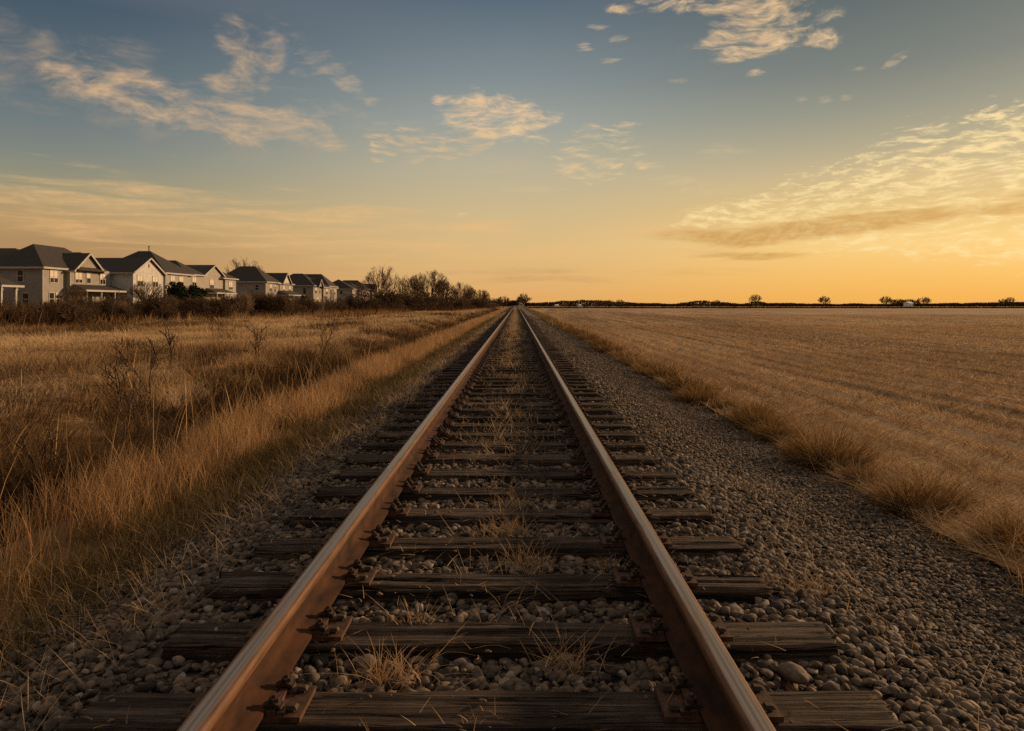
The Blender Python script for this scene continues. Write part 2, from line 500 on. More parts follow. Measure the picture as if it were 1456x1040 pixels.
tag(tf.build('grass', M['meadow_grass']), 'pale tan dry meadow grass beyond the ditch', kind='stuff')

# brown weed patches within the meadow
tf = Turf()
for (y0, y1, dens, w, ns) in ((10, 26, 160, .009, 4), (26, 60, 70, .019, 3), (60, 130, 16, .05, 2)):
    p = scatter(-38, -9, y0, y1, dens)
    cl = fbm(p[:, 0] * .22 + 7, p[:, 1] * .13 + 31, 3)
    k = RNG.random(len(p)) < np.clip((cl - .53) * 7, 0, 1) * np.clip((fbm(p[:, 0] * 1.3, p[:, 1] * 1.3) - .35) * 4, 0, 1)
    p, cl = p[k], cl[k]; n = len(p)
    tf.add(p, U(.25, .75, n), np.full(n, w) * U(.7, 1.4, n), U(0, .4, n), RNG.exponential(.5, n), ns, np.clip(RNG.normal(.35, .25, n), 0, 1), lean_field(p, .8))
tag(tf.build('weeds', M['brush_grass']), 'brown weed patches scattered over the meadow', kind='stuff')

# rank grass at the foot of the brush
tf = Turf()
p = scatter(-46, -20, 40, 150, 13, margin=4)
fr = np.interp(p[:, 0], [-46, -36, -33, -28, -20], [60, 47, 66, 92, 125])
k = (p[:, 1] > fr * .88) & (p[:, 1] < fr * 1.12) & (fbm(p[:, 0] * .5, p[:, 1] * .35 + 12, 3) > RNG.uniform(.36, .6, len(p)))
p = p[k]; n = len(p)
tf.add(p, U(.5, 1.25, n), U(.025, .05, n), U(0, .3, n), RNG.exponential(.3, n), 3, np.clip(RNG.normal(.35, .25, n), 0, 1))
tag(tf.build('weeds', M['stalk']), 'tall tan dead grass along the foot of the brush', kind='stuff')

# tall pale stalks standing at the ditch edge
tf = Turf()
for (x0, x1, y0, y1, dens, w) in ((-5.2, -3.5, 3.6, 9, 15, .008), (-4.4, -3.6, 9, 40, 7, .013), (-11, -5, 10, 40, 1.2, .015)):
    p = scatter(x0, x1, y0, y1, dens)
    k = fbm(p[:, 0] * 1.1 + 5, p[:, 1] * 1.1) > .44
    p = p[k]; n = len(p)
    tf.add(p, U(.6, 1.15, n), np.full(n, w) * U(.8, 1.5, n), U(0, .16, n), RNG.exponential(.15, n), 5)
tag(tf.build('weeds', M['stalk']), 'tall pale dead stalks standing at the ditch edge', kind='stuff')

# straw lying on the field
tf = Turf()
def zfield(x, y): return gz(x, y) + furrow(x, y)
for (x1, y0, y1, dens, w, ns) in ((10, 2.5, 10, 1100, .0055, 3), (22, 10, 24, 520, .010, 3), (44, 24, 55, 130, .020, 2), (90, 55, 110, 26, .042, 1)):
    p = scatter(3.3, x1, y0, y1, dens, zfield)
    row = np.sin(2 * PI * p[:, 0] / .78 + 3.0 * fbm(p[:, 0] * .2, p[:, 1] * .05)) * .5 + .5
    cl = fbm(p[:, 0] * .9 + 3, p[:, 1] * .35)
    band = fbm(p[:, 0] * .30, p[:, 1] * .03 + 40)
    near = np.clip((6.5 - p[:, 0]) / 2.5, 0, 1)
    pr = np.clip((cl * .55 + row * .75 + band * .7 - .70) * 2.4 + .4 * near, .16, 1)
    k = RNG.random(len(p)) < pr
    p, near, cl, band = p[k], near[k], cl[k], band[k]; n = len(p)
    tf.add(p, U(.05, .15, n) * (1 + near * .7), np.full(n, w) * U(.7, 1.5, n), U(.4, 2.2, n), RNG.exponential(.8, n) + .3, ns, np.clip(RNG.normal(.05, .30, n) + .95 * band, 0, 1), lean_field(p, .8) + RNG.normal(0, 1.4, n))
for (x1, y0, y1, step, w) in ((9, 2.8, 11, .022, .006), (20, 11, 26, .05, .011), (46, 26, 60, .13, .024)):
    rows_ = np.arange(4.3, x1, .39)
    yy = np.arange(y0, y1, step)
    X, Y = np.meshgrid(rows_, yy)
    x, y = X.ravel() + RNG.normal(0, .035, X.size), Y.ravel() + RNG.uniform(-step, step, X.size)
    k = (np.abs(x) < .8 * y + 2.5) & (fbm(x * .7 + 21, y * .5, 3) > RNG.uniform(.3, .62, len(x)))
    x, y = x[k], y[k]; n = len(x)
    tf.add(np.stack([x, y, zfield(x, y) - .01], 1), U(.06, .15, n), np.full(n, w) * U(.7, 1.4, n), U(0, .45, n), RNG.exponential(.15, n), 2, U(.3, 1, n))
tag(tf.build('stubble', M['straw']), 'pale cut straw lying in rows over the field', kind='stuff')

# thin dry grass along the middle of the track and sparse on the gravel
tf = Turf()
for (y0, y1, dens, w, ns, zz) in ((2.2, 6, 420, .0035, 4, .0), (6, 25, 380, .006, 3, .01), (25, 90, 330, .014, 2, .02), (90, 260, 60, .04, 1, .02)):
    p = scatter(-.55, .6, y0, y1, dens, lambda x, y: np.full(np.shape(x), -.05 + zz))
    xt = p[:, 0] - TX
    cl = fbm(p[:, 0] * 3.2, p[:, 1] * 2.4 + 8)
    pr = np.exp(-((xt - .05) / .33) ** 2) * np.clip((cl - .38) * 5, 0.0, 1) * (.35 if y0 < 5 else 1)
    p = p[RNG.random(len(p)) < pr]; n = len(p)
    tf.add(p, U(.07, .17, n), np.full(n, w) * U(.7, 1.4, n), U(.1, 1.1, n), RNG.exponential(.6, n), ns, U(.2, 1, n))
for (x0, x1, y0, y1, dens, w) in ((1.3, 3.1, 2, 12, 90, .0035), (-2.5, -1.35, 2, 7, 330, .0036), (-2.5, -1.35, 7, 16, 420, .006), (-2.6, -1.3, 16, 40, 300, .012), (-2.6, -1.3, 40, 110, 90, .03)):
    p = scatter(x0, x1, y0, y1, dens)
    p = p[fbm(p[:, 0] * 1.9, p[:, 1] * 1.9) > (.55 if x0 > 0 else .48)]; n = len(p)
    tf.add(p, U(.06, .18, n), np.full(n, w), U(.2, 1.4, n), RNG.exponential(.6, n), 3, U(.2, 1, n))
p = scatter(-1.25, 1.25, 2.1, 12, 85, lambda x, y: np.full(np.shape(x), .006))
p = p[(fbm(p[:, 0] * 3 + 4, p[:, 1] * 2.2) > .47)]; n = len(p)
tf.add(p, U(.012, .034, n), np.full(n, .0034) * U(.7, 1.3, n) * (1 + p[:, 1] / 12), U(1.2, 3.0, n), U(0, .9, n), 4, U(.2, 1, n))
tag(tf.build('grass', M['straw']), 'thin dry grass growing between the ties', kind='stuff')

# ------------------------------------------------------------------ ballast stones
TIE0, TIE_STEP, TIE_W, TIE_L = 2.265, .5345, .215, 2.6
def ico(sub):
    import bmesh
    bm = bmesh.new(); bmesh.ops.create_icosphere(bm, subdivisions=sub, radius=1.0)
    V = np.array([v.co[:] for v in bm.verts]); F = np.array([[v.index for v in f.verts] for f in bm.faces]); bm.free()
    return V, F
def octa():
    V = np.array([(1, 0, 0), (-1, 0, 0), (0, 1, 0), (0, -1, 0), (0, 0, 1), (0, 0, -1)], float)
    F = np.array([(0, 2, 4), (2, 1, 4), (1, 3, 4), (3, 0, 4), (2, 0, 5), (1, 2, 5), (3, 1, 5), (0, 3, 5)])
    return V, F
def stone_shape(VF, sharp, lo=.42):
    V, F = VF
    r = np.random.default_rng(int(RNG.integers(1e9)))
    W = V.copy()
    for _ in range(9):                      # flatten random facets
        d = r.normal(size=3); d /= np.linalg.norm(d)
        c = r.uniform(lo, .85)
        s = W @ d
        W = W - np.where(s > c, (s - c) * sharp, 0)[:, None] * d
    W *= 1 + r.normal(0, .03, (len(W), 1))
    return W * np.array([1.15, .95, .72]), F
def stones(points, size, lod, tint, lo=.42):
    N = len(points); nvar = 10
    src = ico(lod) if lod else octa()
    var = RNG.integers(0, nvar, N)
    Vs, Fs, Ts, off = [], [], [], 0
    for q in range(nvar):
        idx = np.nonzero(var == q)[0]
        if not len(idx): continue
        V, F = stone_shape(src, .96 if lo < .6 else .6, lo)
        n = len(idx)
        a = U(0, 2 * PI, n); b = RNG.normal(0, .35, n)
        ca, sa, cb, sb = np.cos(a), np.sin(a), np.cos(b), np.sin(b)
        Rm = np.zeros((n, 3, 3))
        Rm[:, 0, 0] = ca; Rm[:, 0, 1] = -sa * cb; Rm[:, 0, 2] = sa * sb
        Rm[:, 1, 0] = sa; Rm[:, 1, 1] = ca * cb; Rm[:, 1, 2] = -ca * sb
        Rm[:, 2, 1] = sb; Rm[:, 2, 2] = cb
        st = np.stack([U(.85, 1.3, n), U(.8, 1.1, n), U(.75, 1.15, n)], 1) * size[idx][:, None]
        P = np.einsum('nij,nvj->nvi', Rm, V[None] * st[:, None, :]) + points[idx][:, None, :]
        Vs.append(P.reshape(-1, 3)); Fs.append((F[None] + (np.arange(n) * len(V))[:, None, None] + off).reshape(-1, 3))
        Ts.append(np.repeat(tint[idx], len(V))); off += n * len(V)
    return np.concatenate(Vs), np.concatenate(Fs), np.concatenate(Ts)
Va, Fa, Ta, o = [], [], [], 0
for (y0, y1, dens, lod, smin, smax) in ((1.7, 6.5, 1900, 2, .011, .032), (6.5, 16, 850, 1, .015, .032), (16, 34, 330, 0, .024, .045), (34, 80, 90, 0, .04, .07)):
    p = scatter(-2.55, 3.4, y0, y1, dens, margin=.6)
    xt = p[:, 0] - TX
    ty = np.abs((p[:, 1] - TIE0 + TIE_STEP / 2) % TIE_STEP - TIE_STEP / 2)
    k = ~((ty < TIE_W / 2 + .008) & (np.abs(xt) < TIE_L / 2 + .03))
    k &= ~((xt < -2.1) & (RNG.random(len(p)) < (-2.1 - xt) / .5))
    k &= ~((xt > 2.8) & (RNG.random(len(p)) < (xt - 2.8) / .65))
    p, xt = p[k], xt[k]; n = len(p)
    s = smin + (smax - smin) * RNG.random(n) ** 2.0
    outer = np.clip((np.abs(xt) - 1.5) / .8, 0, 1)
    s *= 1 - .34 * outer
    p[:, 2] += s * U(-.15, .75, n) + (fbm(p[:, 0] * 2.1 + 8, p[:, 1] * 2.1) - .5) * .05
    inside = np.abs(xt) < 1.45
    p[:, 2] = np.where(inside, np.minimum(p[:, 2], -.004 - s * .55), p[:, 2])
    t = np.clip(RNG.normal(.40, .27, n), 0, .93)
    t = np.where(RNG.random(n) < .035, U(.93, 1, n), t)
    V, F, T = stones(p, s, lod, t)
    Va.append(V); Fa.append(F + o); Ta.append(T); o += len(V)
p = scatter(-1.28, 1.28, 2.0, 9, 26, lambda x, y: np.full(np.shape(x), .002), .6); n = len(p)
s_ = U(.005, .014, n); p[:, 2] += s_ * .3
V, F, T = stones(p, s_, 1, np.clip(RNG.normal(.45, .25, n), 0, 1))
Va.append(V); Fa.append(F + o); Ta.append(T); o += len(V)
tag(link('gravel', np_mesh('gravel', np.concatenate(Va), [np.concatenate(Fa)], M['stone'], True, {'tint': np.concatenate(Ta)})), 'loose grey and brown ballast stones around the ties', kind='stuff')

def lone_stone(loc, s, label, tint):
    V, F, T = stones(np.zeros((1, 3)), np.array([s]), 3, np.array([tint]), .74)
    ob = link('stone', np_mesh('stone', V, [F], M['stone'], True, {'tint': T}))
    ob.location = loc
    tag(ob, label, 'stone')
lone_stone((.985, 2.50, -.015), .050, 'large smooth grey stone outside the right rail between two near ties', .6)
lone_stone((-.56, 2.62, -.035), .036, 'rounded grey stone inside the left rail between two near ties', .55)

# ------------------------------------------------------------------ wooden ties with tie plates
def tie_mesh(seed):
    L, W, H, NX = TIE_L, TIE_W, .19, 110
    r = np.random.default_rng(seed)
    prof = [(-W / 2, z) for z in np.linspace(-H, -.012, 9)] + [(-W / 2 + .006, -.003)]
    prof += [(y, 0) for y in np.linspace(-W / 2 + .014, W / 2 - .014, 30)] + [(W / 2 - .006, -.003)]
    prof += [(W / 2, z) for z in np.linspace(-.012, -H, 7)]
    prof = np.array(prof); P = len(prof)
    xs = np.linspace(-L / 2, L / 2, NX)
    s = np.cumsum(np.r_[0, np.linalg.norm(np.diff(prof, axis=0), axis=1)])
    X, S = np.meshgrid(xs, s, indexing='ij')
    ox, oy = r.uniform(0, 200, 2)
    g1 = vnoise(X * 1.3 + ox, S * 42 + oy)
    g2 = vnoise(X * 3.5 + oy, S * 95 + ox)
    crack = np.clip(.33 - vnoise(X * .8 + ox + 40, S * 26 + oy), 0, 1) * 3.0
    wear = (fbm(X * 1.1 + ox, S * 3 + 4) - .5)
    d = -(g1 * .009 + g2 * .006 + crack * .024) + wear * .022
    nrm = np.zeros((P, 2)); nrm[:9, 0] = -1; nrm[9] = (-.7, .7); nrm[10:40, 1] = 1; nrm[40] = (.7, .7); nrm[41:, 0] = 1
    edge = np.clip(fbm(X * 4 + ox, X * 0 + oy) - .5, 0, 1) * .03
    V = np.zeros((NX, P, 3))
    jag = (r.random(P) - .5) * .03 + np.sin(s * 60 + ox) * .008
    V[..., 0] = X + np.sign(X) * (np.abs(X) / (L / 2)) ** 40 * jag[None]
    V[..., 1] = prof[:, 0][None] + nrm[:, 0][None] * d
    V[..., 2] = prof[:, 1][None] + nrm[:, 1][None] * d
    for e in (9, 10, 8, 39, 40, 41): V[:, e, 2] -= edge[:, e]
    i = np.arange(NX * P).reshape(NX, P)
    F = np.stack([i[:-1, :-1], i[:-1, 1:], i[1:, 1:], i[1:, :-1]], -1).reshape(-1, 4)
    F = F[:, ::-1]
    V = V.reshape(-1, 3)
    caps = []
    for row, sgn in ((0, -1), (NX - 1, 1)):       # end grain: fan to a centre point
        c = len(V); V = np.vstack([V, [[sgn * (L / 2 - .006), 0, -.08]]])
        ring = i[row]
        caps.append(np.stack([ring[:-1], ring[1:], np.full(P - 1, c)], 1) if sgn < 0 else np.stack([ring[1:], ring[:-1], np.full(P - 1, c)], 1))
    return np_mesh('timber', V, [F] + [np.concatenate(caps)], M['timber'], True)
tie_var = [tie_mesh(s) for s in range(9)]

def plate_mesh():
    b = MB()
    b.box(-.185, .185, -.09, .09, -.004, .014)
    b.box(-.105, -.079, -.088, .088, .014, .030)      # shoulders either side of the rail foot
    b.box(.079, .105, -.088, .088, .014, .030)
    return b.mesh('tie_plate', M['rust_plate'])
def spike_mesh():
    """square-shanked spike with a flat lipped head"""
    b = MB()
    b.box(-.009, .009, -.009, .009, 0, .016)
    b.add([(-.017, -.015, .016), (.019, -.015, .016), (.019, .015, .016), (-.017, .015, .016), (-.011, -.010, .027), (.012, -.010, .026), (.012, .010, .026), (-.011, .010, .027)],
          [(3, 2, 1, 0), (4, 5, 6, 7), (0, 1, 5, 4), (1, 2, 6, 5), (2, 3, 7, 6), (3, 0, 4, 7)])
    return b.mesh('spike', M['iron'])
def clip_mesh():
    """bent strap that holds the rail foot, with its bolt and hexagonal nut"""
    b = MB()
    pts = [(.036, 0, .006), (.033, 0, .026), (.014, 0, .034), (-.012, 0, .026), (-.030, 0, .017)]
    for k in range(len(pts) - 1): b.beam(pts[k], pts[k + 1], .034, .010)
    b.tube((.013, 0, .01), (.013, 0, .060), .0085, .0085, 8)
    b.tube((.013, 0, .038), (.013, 0, .050), .0175, .0175, 6)
    b.box(.026, .052, -.024, .024, .004, .016)
    return b.mesh('rail_clip', M['iron'])
PLATE, SPIKE, CLIP = plate_mesh(), spike_mesh(), clip_mesh()
ORD = ['first', 'second', 'third', 'fourth', 'fifth', 'sixth', 'seventh', 'eighth', 'ninth', 'tenth', 'eleventh', 'twelfth', 'thirteenth', 'fourteenth', 'fifteenth', 'sixteenth',
       'seventeenth', 'eighteenth', 'nineteenth', 'twentieth']
for n_ in range(21, 100):
    t_, u_ = divmod(n_, 10)
    tn = ['', '', 'twenty', 'thirty', 'forty', 'fifty', 'sixty', 'seventy', 'eighty', 'ninety'][t_]
    tth = ['', '', 'twentieth', 'thirtieth', 'fortieth', 'fiftieth', 'sixtieth', 'seventieth', 'eightieth', 'ninetieth'][t_]
    ORD.append(tth if u_ == 0 else tn + '-' + ORD[u_ - 1])
rt = random.Random(3)
tie_first = None
N_TIE, N_PLATED = 300, 44
for k in range(-1, N_TIE - 1):
    y = TIE0 + TIE_STEP * k
    plated = k < N_PLATED
    if plated and tie_first is not None:
        t = copy_tree(tie_first)
    else:
        t = empty('railway_tie')
        w = link('timber', tie_var[0], t)
        if plated:
            tie_first = t
            for s in (-1, 1):
                p = link('tie_plate', PLATE, t); p.location = (s * .7545, 0, .003)
                for ax, ay in ((-.15, -.055), (-.15, .055), (.15, -.055), (.15, .055)):
                    q = link('spike', SPIKE, p); q.location = (ax, ay, .008)
                for sx in (-1, 1):
                    for ay in (-.060, .060):
                        q = link('rail_clip', CLIP, p); q.location = (sx * .083, ay, .010)
                        q.rotation_euler = (0, 0, 0 if sx > 0 else PI)
    for ch in t.children:
        if ch.name.startswith('timber'): ch.data = tie_var[rt.randrange(9)]
    t.location = (TX + rt.uniform(-.045, .045), y + rt.uniform(-.02, .02), rt.uniform(-.012, .002))
    for ch in t.children:                 # the plates stay under the rails, whatever way the timber lies
        if ch.name.startswith('tie_plate'): ch.location.x = math.copysign(.7545, ch.location.x) - (t.location.x - TX)
    t.rotation_euler = (0, 0, R(rt.uniform(-.7, .7)))
    if k < 0: lab = 'weathered wooden tie just outside the bottom edge of the photo'
    elif k < 30: lab = 'weathered dark wooden tie under the rails, ' + ORD[k] + ' from the bottom of the photo'
    else: lab = 'distant wooden tie under the rails, beyond the thirtieth from the bottom of the photo'
    tag(t, lab, 'railway tie', 'wooden ties under the rails')

# ------------------------------------------------------------------ rails
def sweep(name, prof, mat, parent, ys, xoff):
    P, N = len(prof), len(ys)
    pr = np.array(prof)
    V = np.zeros((N, P, 3))
    V[..., 0] = pr[:, 0][None] + xoff
    V[..., 2] = pr[:, 1][None]
    V[..., 1] = np.array(ys)[:, None]
    i = np.arange(N * P).reshape(N, P)
    F = np.stack([i[:-1, :-1], i[1:, :-1], i[1:, 1:], i[:-1, 1:]], -1).reshape(-1, 4)
    o = link(name, np_mesh(name, V.reshape(-1, 3), [F], mat, True), parent)
    return o
zb, zt = .018, .182
right_half_head = [(.010, zt - .047), (.033, zt - .038), (.0368, zt - .034), (.0368, zt - .012), (.034, zt - .005), (.028, zt - .0012), (.014, zt)]
head = right_half_head + [(-x, z) for x, z in reversed(right_half_head)]
web_r = [(.076, zb + .011), (.070, zb + .014), (.030, zb + .026), (.014, zb + .036), (.0095, zb + .055), (.0090, zt - .062), (.010, zt - .047)]
foot = [(.076, zb + .011), (.076, zb), (-.076, zb), (-.076, zb + .011)]
ys_r = np.concatenate([np.arange(-4, 40, 2.0), geo(40, 1600, 40)])
for s, lab in ((-1, 'rusty steel rail on the left, its orange inner web facing the sun'), (1, 'rusty steel rail on the right, its inner web in shade')):
    t = empty('steel_rail', (TX + s * .7545, 0, 0))
    sweep('head', head, M['rail_steel'], t, ys_r, 0)
    wr = link('web', np_mesh('web', *(lambda A, B: (np.concatenate([A[0], B[0]]), [A[1], B[1] + len(A[0])]))(*[(lambda pr: (np.stack([np.repeat(np.array(pr)[None, :, 0], len(ys_r), 0), np.repeat(ys_r[:, None], len(pr), 1), np.repeat(np.array(pr)[None, :, 1], len(ys_r), 0)], -1).reshape(-1, 3), (lambda i: np.stack([i[:-1, :-1], i[1:, :-1], i[1:, 1:], i[:-1, 1:]], -1).reshape(-1, 4))(np.arange(len(ys_r) * len(pr)).reshape(len(ys_r), len(pr)))))(q) for q in (web_r, [(-x, z) for x, z in reversed(web_r)])]), M['rust_web'], True), t)
    sweep('foot', list(reversed(foot)), M['rust_web'], t, ys_r, 0)
    tag(t, lab, 'rail', 'rails of the track')

# ------------------------------------------------------------------ tussocks, sprigs and saplings
def tussock_mesh(nb, rad, hgt, seed, w, mat=None):
    global RNG
    keep = RNG; RNG = np.random.default_rng(seed)
    tf = Turf()
    r = rad * np.sqrt(RNG.random(nb)) * .8
    a = U(0, 2 * PI, nb)
    rx, ry = RNG.uniform(.75, 1.25, 2)
    base = np.stack([r * np.cos(a) * rx, r * np.sin(a) * ry, -.05 - .04 * r / rad], 1)
    ln = r / rad
    h = hgt * np.where(RNG.random(nb) < .07, U(.95, 1.4, nb), U(.35, .95, nb)) * (1 - .35 * ln) * (.75 + .5 * vnoise(base[:, 0] * 6 + 9, base[:, 1] * 6))
    tf.add(base, h + .04, np.full(nb, w) * U(.6, 1.5, nb), U(.0, .30, nb) + ln * .30, RNG.exponential(.35, nb) + .40 * ln, 4, np.clip(RNG.normal(.38, .26, nb), 0, 1), a + RNG.normal(0, 1.2, nb))
    RNG = keep
    return tf.mesh('grass_tussock', mat or M['tussock'])
tus_near = [tussock_mesh(1700, .30, .50, 100 + s, .0075) for s in range(6)]
tus_far = [tussock_mesh(480, .31, .50, 200 + s, .018) for s in range(5)]
rt = random.Random(19)
y, k = 3.4, 0
while y < 46 and k < 62:
    big = rt.random()
    ob = link('grass_tussock', (tus_near if y < 13 else tus_far)[rt.randrange(5)])
    x = TX + 3.42 + rt.uniform(-.18, .30)
    if k in (0, 2): x += .25
    ob.location = (x, y, float(gz(x, y)) - .01)
    s = rt.uniform(.65, 1.15) * (1.0 if big > .25 else .7)
    ob.scale = (s * rt.uniform(.9, 1.2), s * rt.uniform(.9, 1.35), s * rt.uniform(.75, 1.1))
    ob.rotation_euler = (0, 0, rt.uniform(0, 6.28))
    tag(ob, 'golden brown grass tussock along the gravel edge, ' + ORD[k] + ' of the row counted from the camera', 'grass tussock', 'grass tussocks between the gravel and the field')
    k += 1
    y += rt.uniform(.55, .98) * (1 + y * .012)
tf = Turf()
p = scatter(3.05, 4.1, 46, 255, 75)
p = p[np.clip((fbm(p[:, 0] * .8, p[:, 1] * .45) - .35) * 4, .05, 1) > RNG.random(len(p))]; n = len(p)
tf.add(p, U(.15, .5, n), U(.03, .07, n), U(0, .6, n), RNG.exponential(.5, n), 2)
tag(tf.build('grass', M['tussock']), 'low brown grass verge along the far gravel edge', kind='stuff')
tf = Turf()                                           # looser grass between and behind the tussocks
for (y0, y1, dens, w, ns) in ((2.4, 10, 300, .0055, 4), (10, 46, 80, .012, 3)):
    p = scatter(3.0, 4.7, y0, y1, dens)
    xt = p[:, 0] - TX
    p = p[np.clip((fbm(p[:, 0] * 1.5 + 60, p[:, 1] * 1.2) - .3) * 3, .05, 1) * np.clip((xt - 2.95) / .5, 0, 1) * np.clip((4.8 - xt) / .8, 0, 1) > RNG.random(len(p))]; n = len(p)
    tf.add(p, U(.08, .26, n), np.full(n, w) * U(.7, 1.4, n), U(0, .8, n), RNG.exponential(.8, n), ns, np.clip(RNG.normal(.6, .25, n), 0, 1))
tag(tf.build('grass', M['tussock']), 'loose brown grass between the tussocks and the field', kind='stuff')

def sprig_mesh(nb, spread, hgt, seed):
    global RNG
    keep = RNG; RNG = np.random.default_rng(seed)
    tf = Turf()
    base = np.stack([RNG.normal(0, spread * .22, nb), RNG.normal(0, spread * .13, nb), np.full(nb, -.02)], 1)
    tf.add(base, hgt * U(.35, 1, nb), np.full(nb, .0036) * U(.7, 1.4, nb), U(.1, .9, nb), RNG.exponential(.5, nb), 5, U(.35, 1, nb))
    RNG = keep
    return tf.mesh('dry_weed', M['stalk'])
SPR = [  # x, y, blades, spread, height, label
    (-.405, 2.86, 26, .10, .20, 'upright dry grass sprig at the edge of a tie near the left rail'),
    (-.43, 2.53, 110, .32, .14, 'spreading dry straw weed between two near ties by the left rail'),
    (-.50, 2.52, 30, .10, .19, 'upright dry twiggy weed leaning over a near tie by the left rail'),
    (.175, 2.60, 60, .24, .19, 'dry grass clump leaning over a tie in the middle of the track'),
    (.06, 3.62, 120, .30, .16, 'dense dry straw clump in the middle of the track between ties'),
    (-.05, 4.10, 150, .45, .15, 'wide low straw clump in the middle of the track'),
    (-.92, 3.58, 40, .22, .13, 'thin dry grass clump outside the left rail beside a tie end'),
    (.02, 4.68, 110, .5, .12, 'flat straw patch in the track middle beyond the wide clump'),
    (1.33, 3.38, 150, .40, .15, 'curly dry weed on the gravel outside the right rail'),
    (1.50, 3.00, 40, .34, .09, 'thin flattened straw on the gravel right of the tie ends'),
    (-.66, 2.24, 26, .08, .09, 'small dry weed sprouting beside the tie plate under the left rail'),
    (-.12, 2.20, 14, .20, .07, 'scrap of dry grass lying on the bottom tie'),
    (.48, 3.62, 34, .16, .10, 'tan straw tuft beside the right rail foot between ties'),
    (-1.62, 3.1, 60, .4, .13, 'thin dry grass on the gravel left of the tie ends'),
]
for i, (x, y, nb, sp, h, lab) in enumerate(SPR):
    ob = link('dry_weed', sprig_mesh(nb, sp, h, 400 + i))
    z = -.045 if abs(x - TX) < 1.35 else float(gz(x, y))
    if i in (0, 11): z = .0 if i == 11 else -.03
    ob.location = (x, y, z)
    tag(ob, lab, 'dry weed', 'dry weeds growing in the track')

# ------------------------------------------------------------------ branching plants
class Wood:
    def __init__(s): s.seg = []
    def grow(s, rnd, p, d, L, r, depth, P, lvl=0):
        """one limb as a bent chain, side limbs leaving along it"""
        ns = max(2, P['ns'] - lvl)
        pts = [np.array(p, float)]; rs = [r]
        d = np.array(d, float)
        for k in range(ns):
            d = d + np.array([rnd.gauss(0, P['bend']), rnd.gauss(0, P['bend']), rnd.gauss(0, P['bend'] * .6) + P['up'] * (.5 + .5 * lvl / 3)])
            d /= np.linalg.norm(d)
            pts.append(pts[-1] + d * L / ns); rs.append(max(r * (1 - .75 * (k + 1) / ns), P['rmin'] * .8))
        for k in range(ns): s.seg.append((pts[k], pts[k + 1], rs[k], rs[k + 1], lvl))
        if depth <= 0: return
        nb = P['nb'][min(lvl, len(P['nb']) - 1)]
        for b in range(nb):
            t = P['t0'] * (lvl == 0) + (1 - P['t0'] * (lvl == 0)) * (b + rnd.random()) / nb
            t = min(t if lvl == 0 else .25 + .75 * t, .999)
            k = min(int(t * ns), ns - 1); f = t * ns - k
            q = pts[k] * (1 - f) + pts[k + 1] * f
            dd = pts[k + 1] - pts[k]; dd /= np.linalg.norm(dd)
            a = rnd.uniform(0, 2 * PI)
            u = np.cross(dd, (.3, .2, .9)); u /= np.linalg.norm(u); w = np.cross(dd, u)
            ang = R(rnd.uniform(*P['ang']))
            nd = dd * math.cos(ang) + (u * math.cos(a) + w * math.sin(a)) * math.sin(ang)
            s.grow(rnd, q, nd, L * rnd.uniform(*P['len']) * (1.15 - .55 * t if lvl == 0 else 1), max(rs[k] * P['rk'], P['rmin']), depth - 1, P, lvl + 1)
    def mesh(s, name, mat, lo, hi, rmin):
        V, F, n = [], [], 0
        for a, b, ra, rb, l in s.seg:
            if not (lo <= l <= hi): continue
            m = 6 if ra > .05 else (4 if ra > .02 else 3)
            d = b - a; d = d / max(np.linalg.norm(d), 1e-9)
            u = np.cross(d, (0, 0, 1.0) if abs(d[2]) < .9 else (1.0, 0, 0)); u /= np.linalg.norm(u); w = np.cross(d, u)
            t = np.arange(m) * 2 * PI / m
            ring = np.cos(t)[:, None] * u + np.sin(t)[:, None] * w
            V.append(a + ring * max(ra, rmin)); V.append(b + ring * max(rb, rmin))
            i = np.arange(m); j = (i + 1) % m
            F.append(np.stack([i, j, j + m, i + m], 1) + n); n += 2 * m
        return np_mesh(name, np.concatenate(V), [np.concatenate(F)], mat, True)

def bare_tree_meshes(seed, H, P, mat=None):
    rnd = random.Random(seed)
    w = Wood()
    w.grow(rnd, (0, 0, -.15), (0, 0, 1), H * P.get('trunk', .62), H * P.get('rk0', .024), P['depth'], P)
    top = max(b[2] for a, b, *_ in w.seg)
    for i, (a, b, ra, rb, l) in enumerate(w.seg):
        w.seg[i] = (a * H / top, b * H / top, ra, rb, l)
    return w.mesh('trunk', M['bark'], 0, 1, .02), w.mesh('crown', mat or M['twig'], 2, 9, P['rmin'])

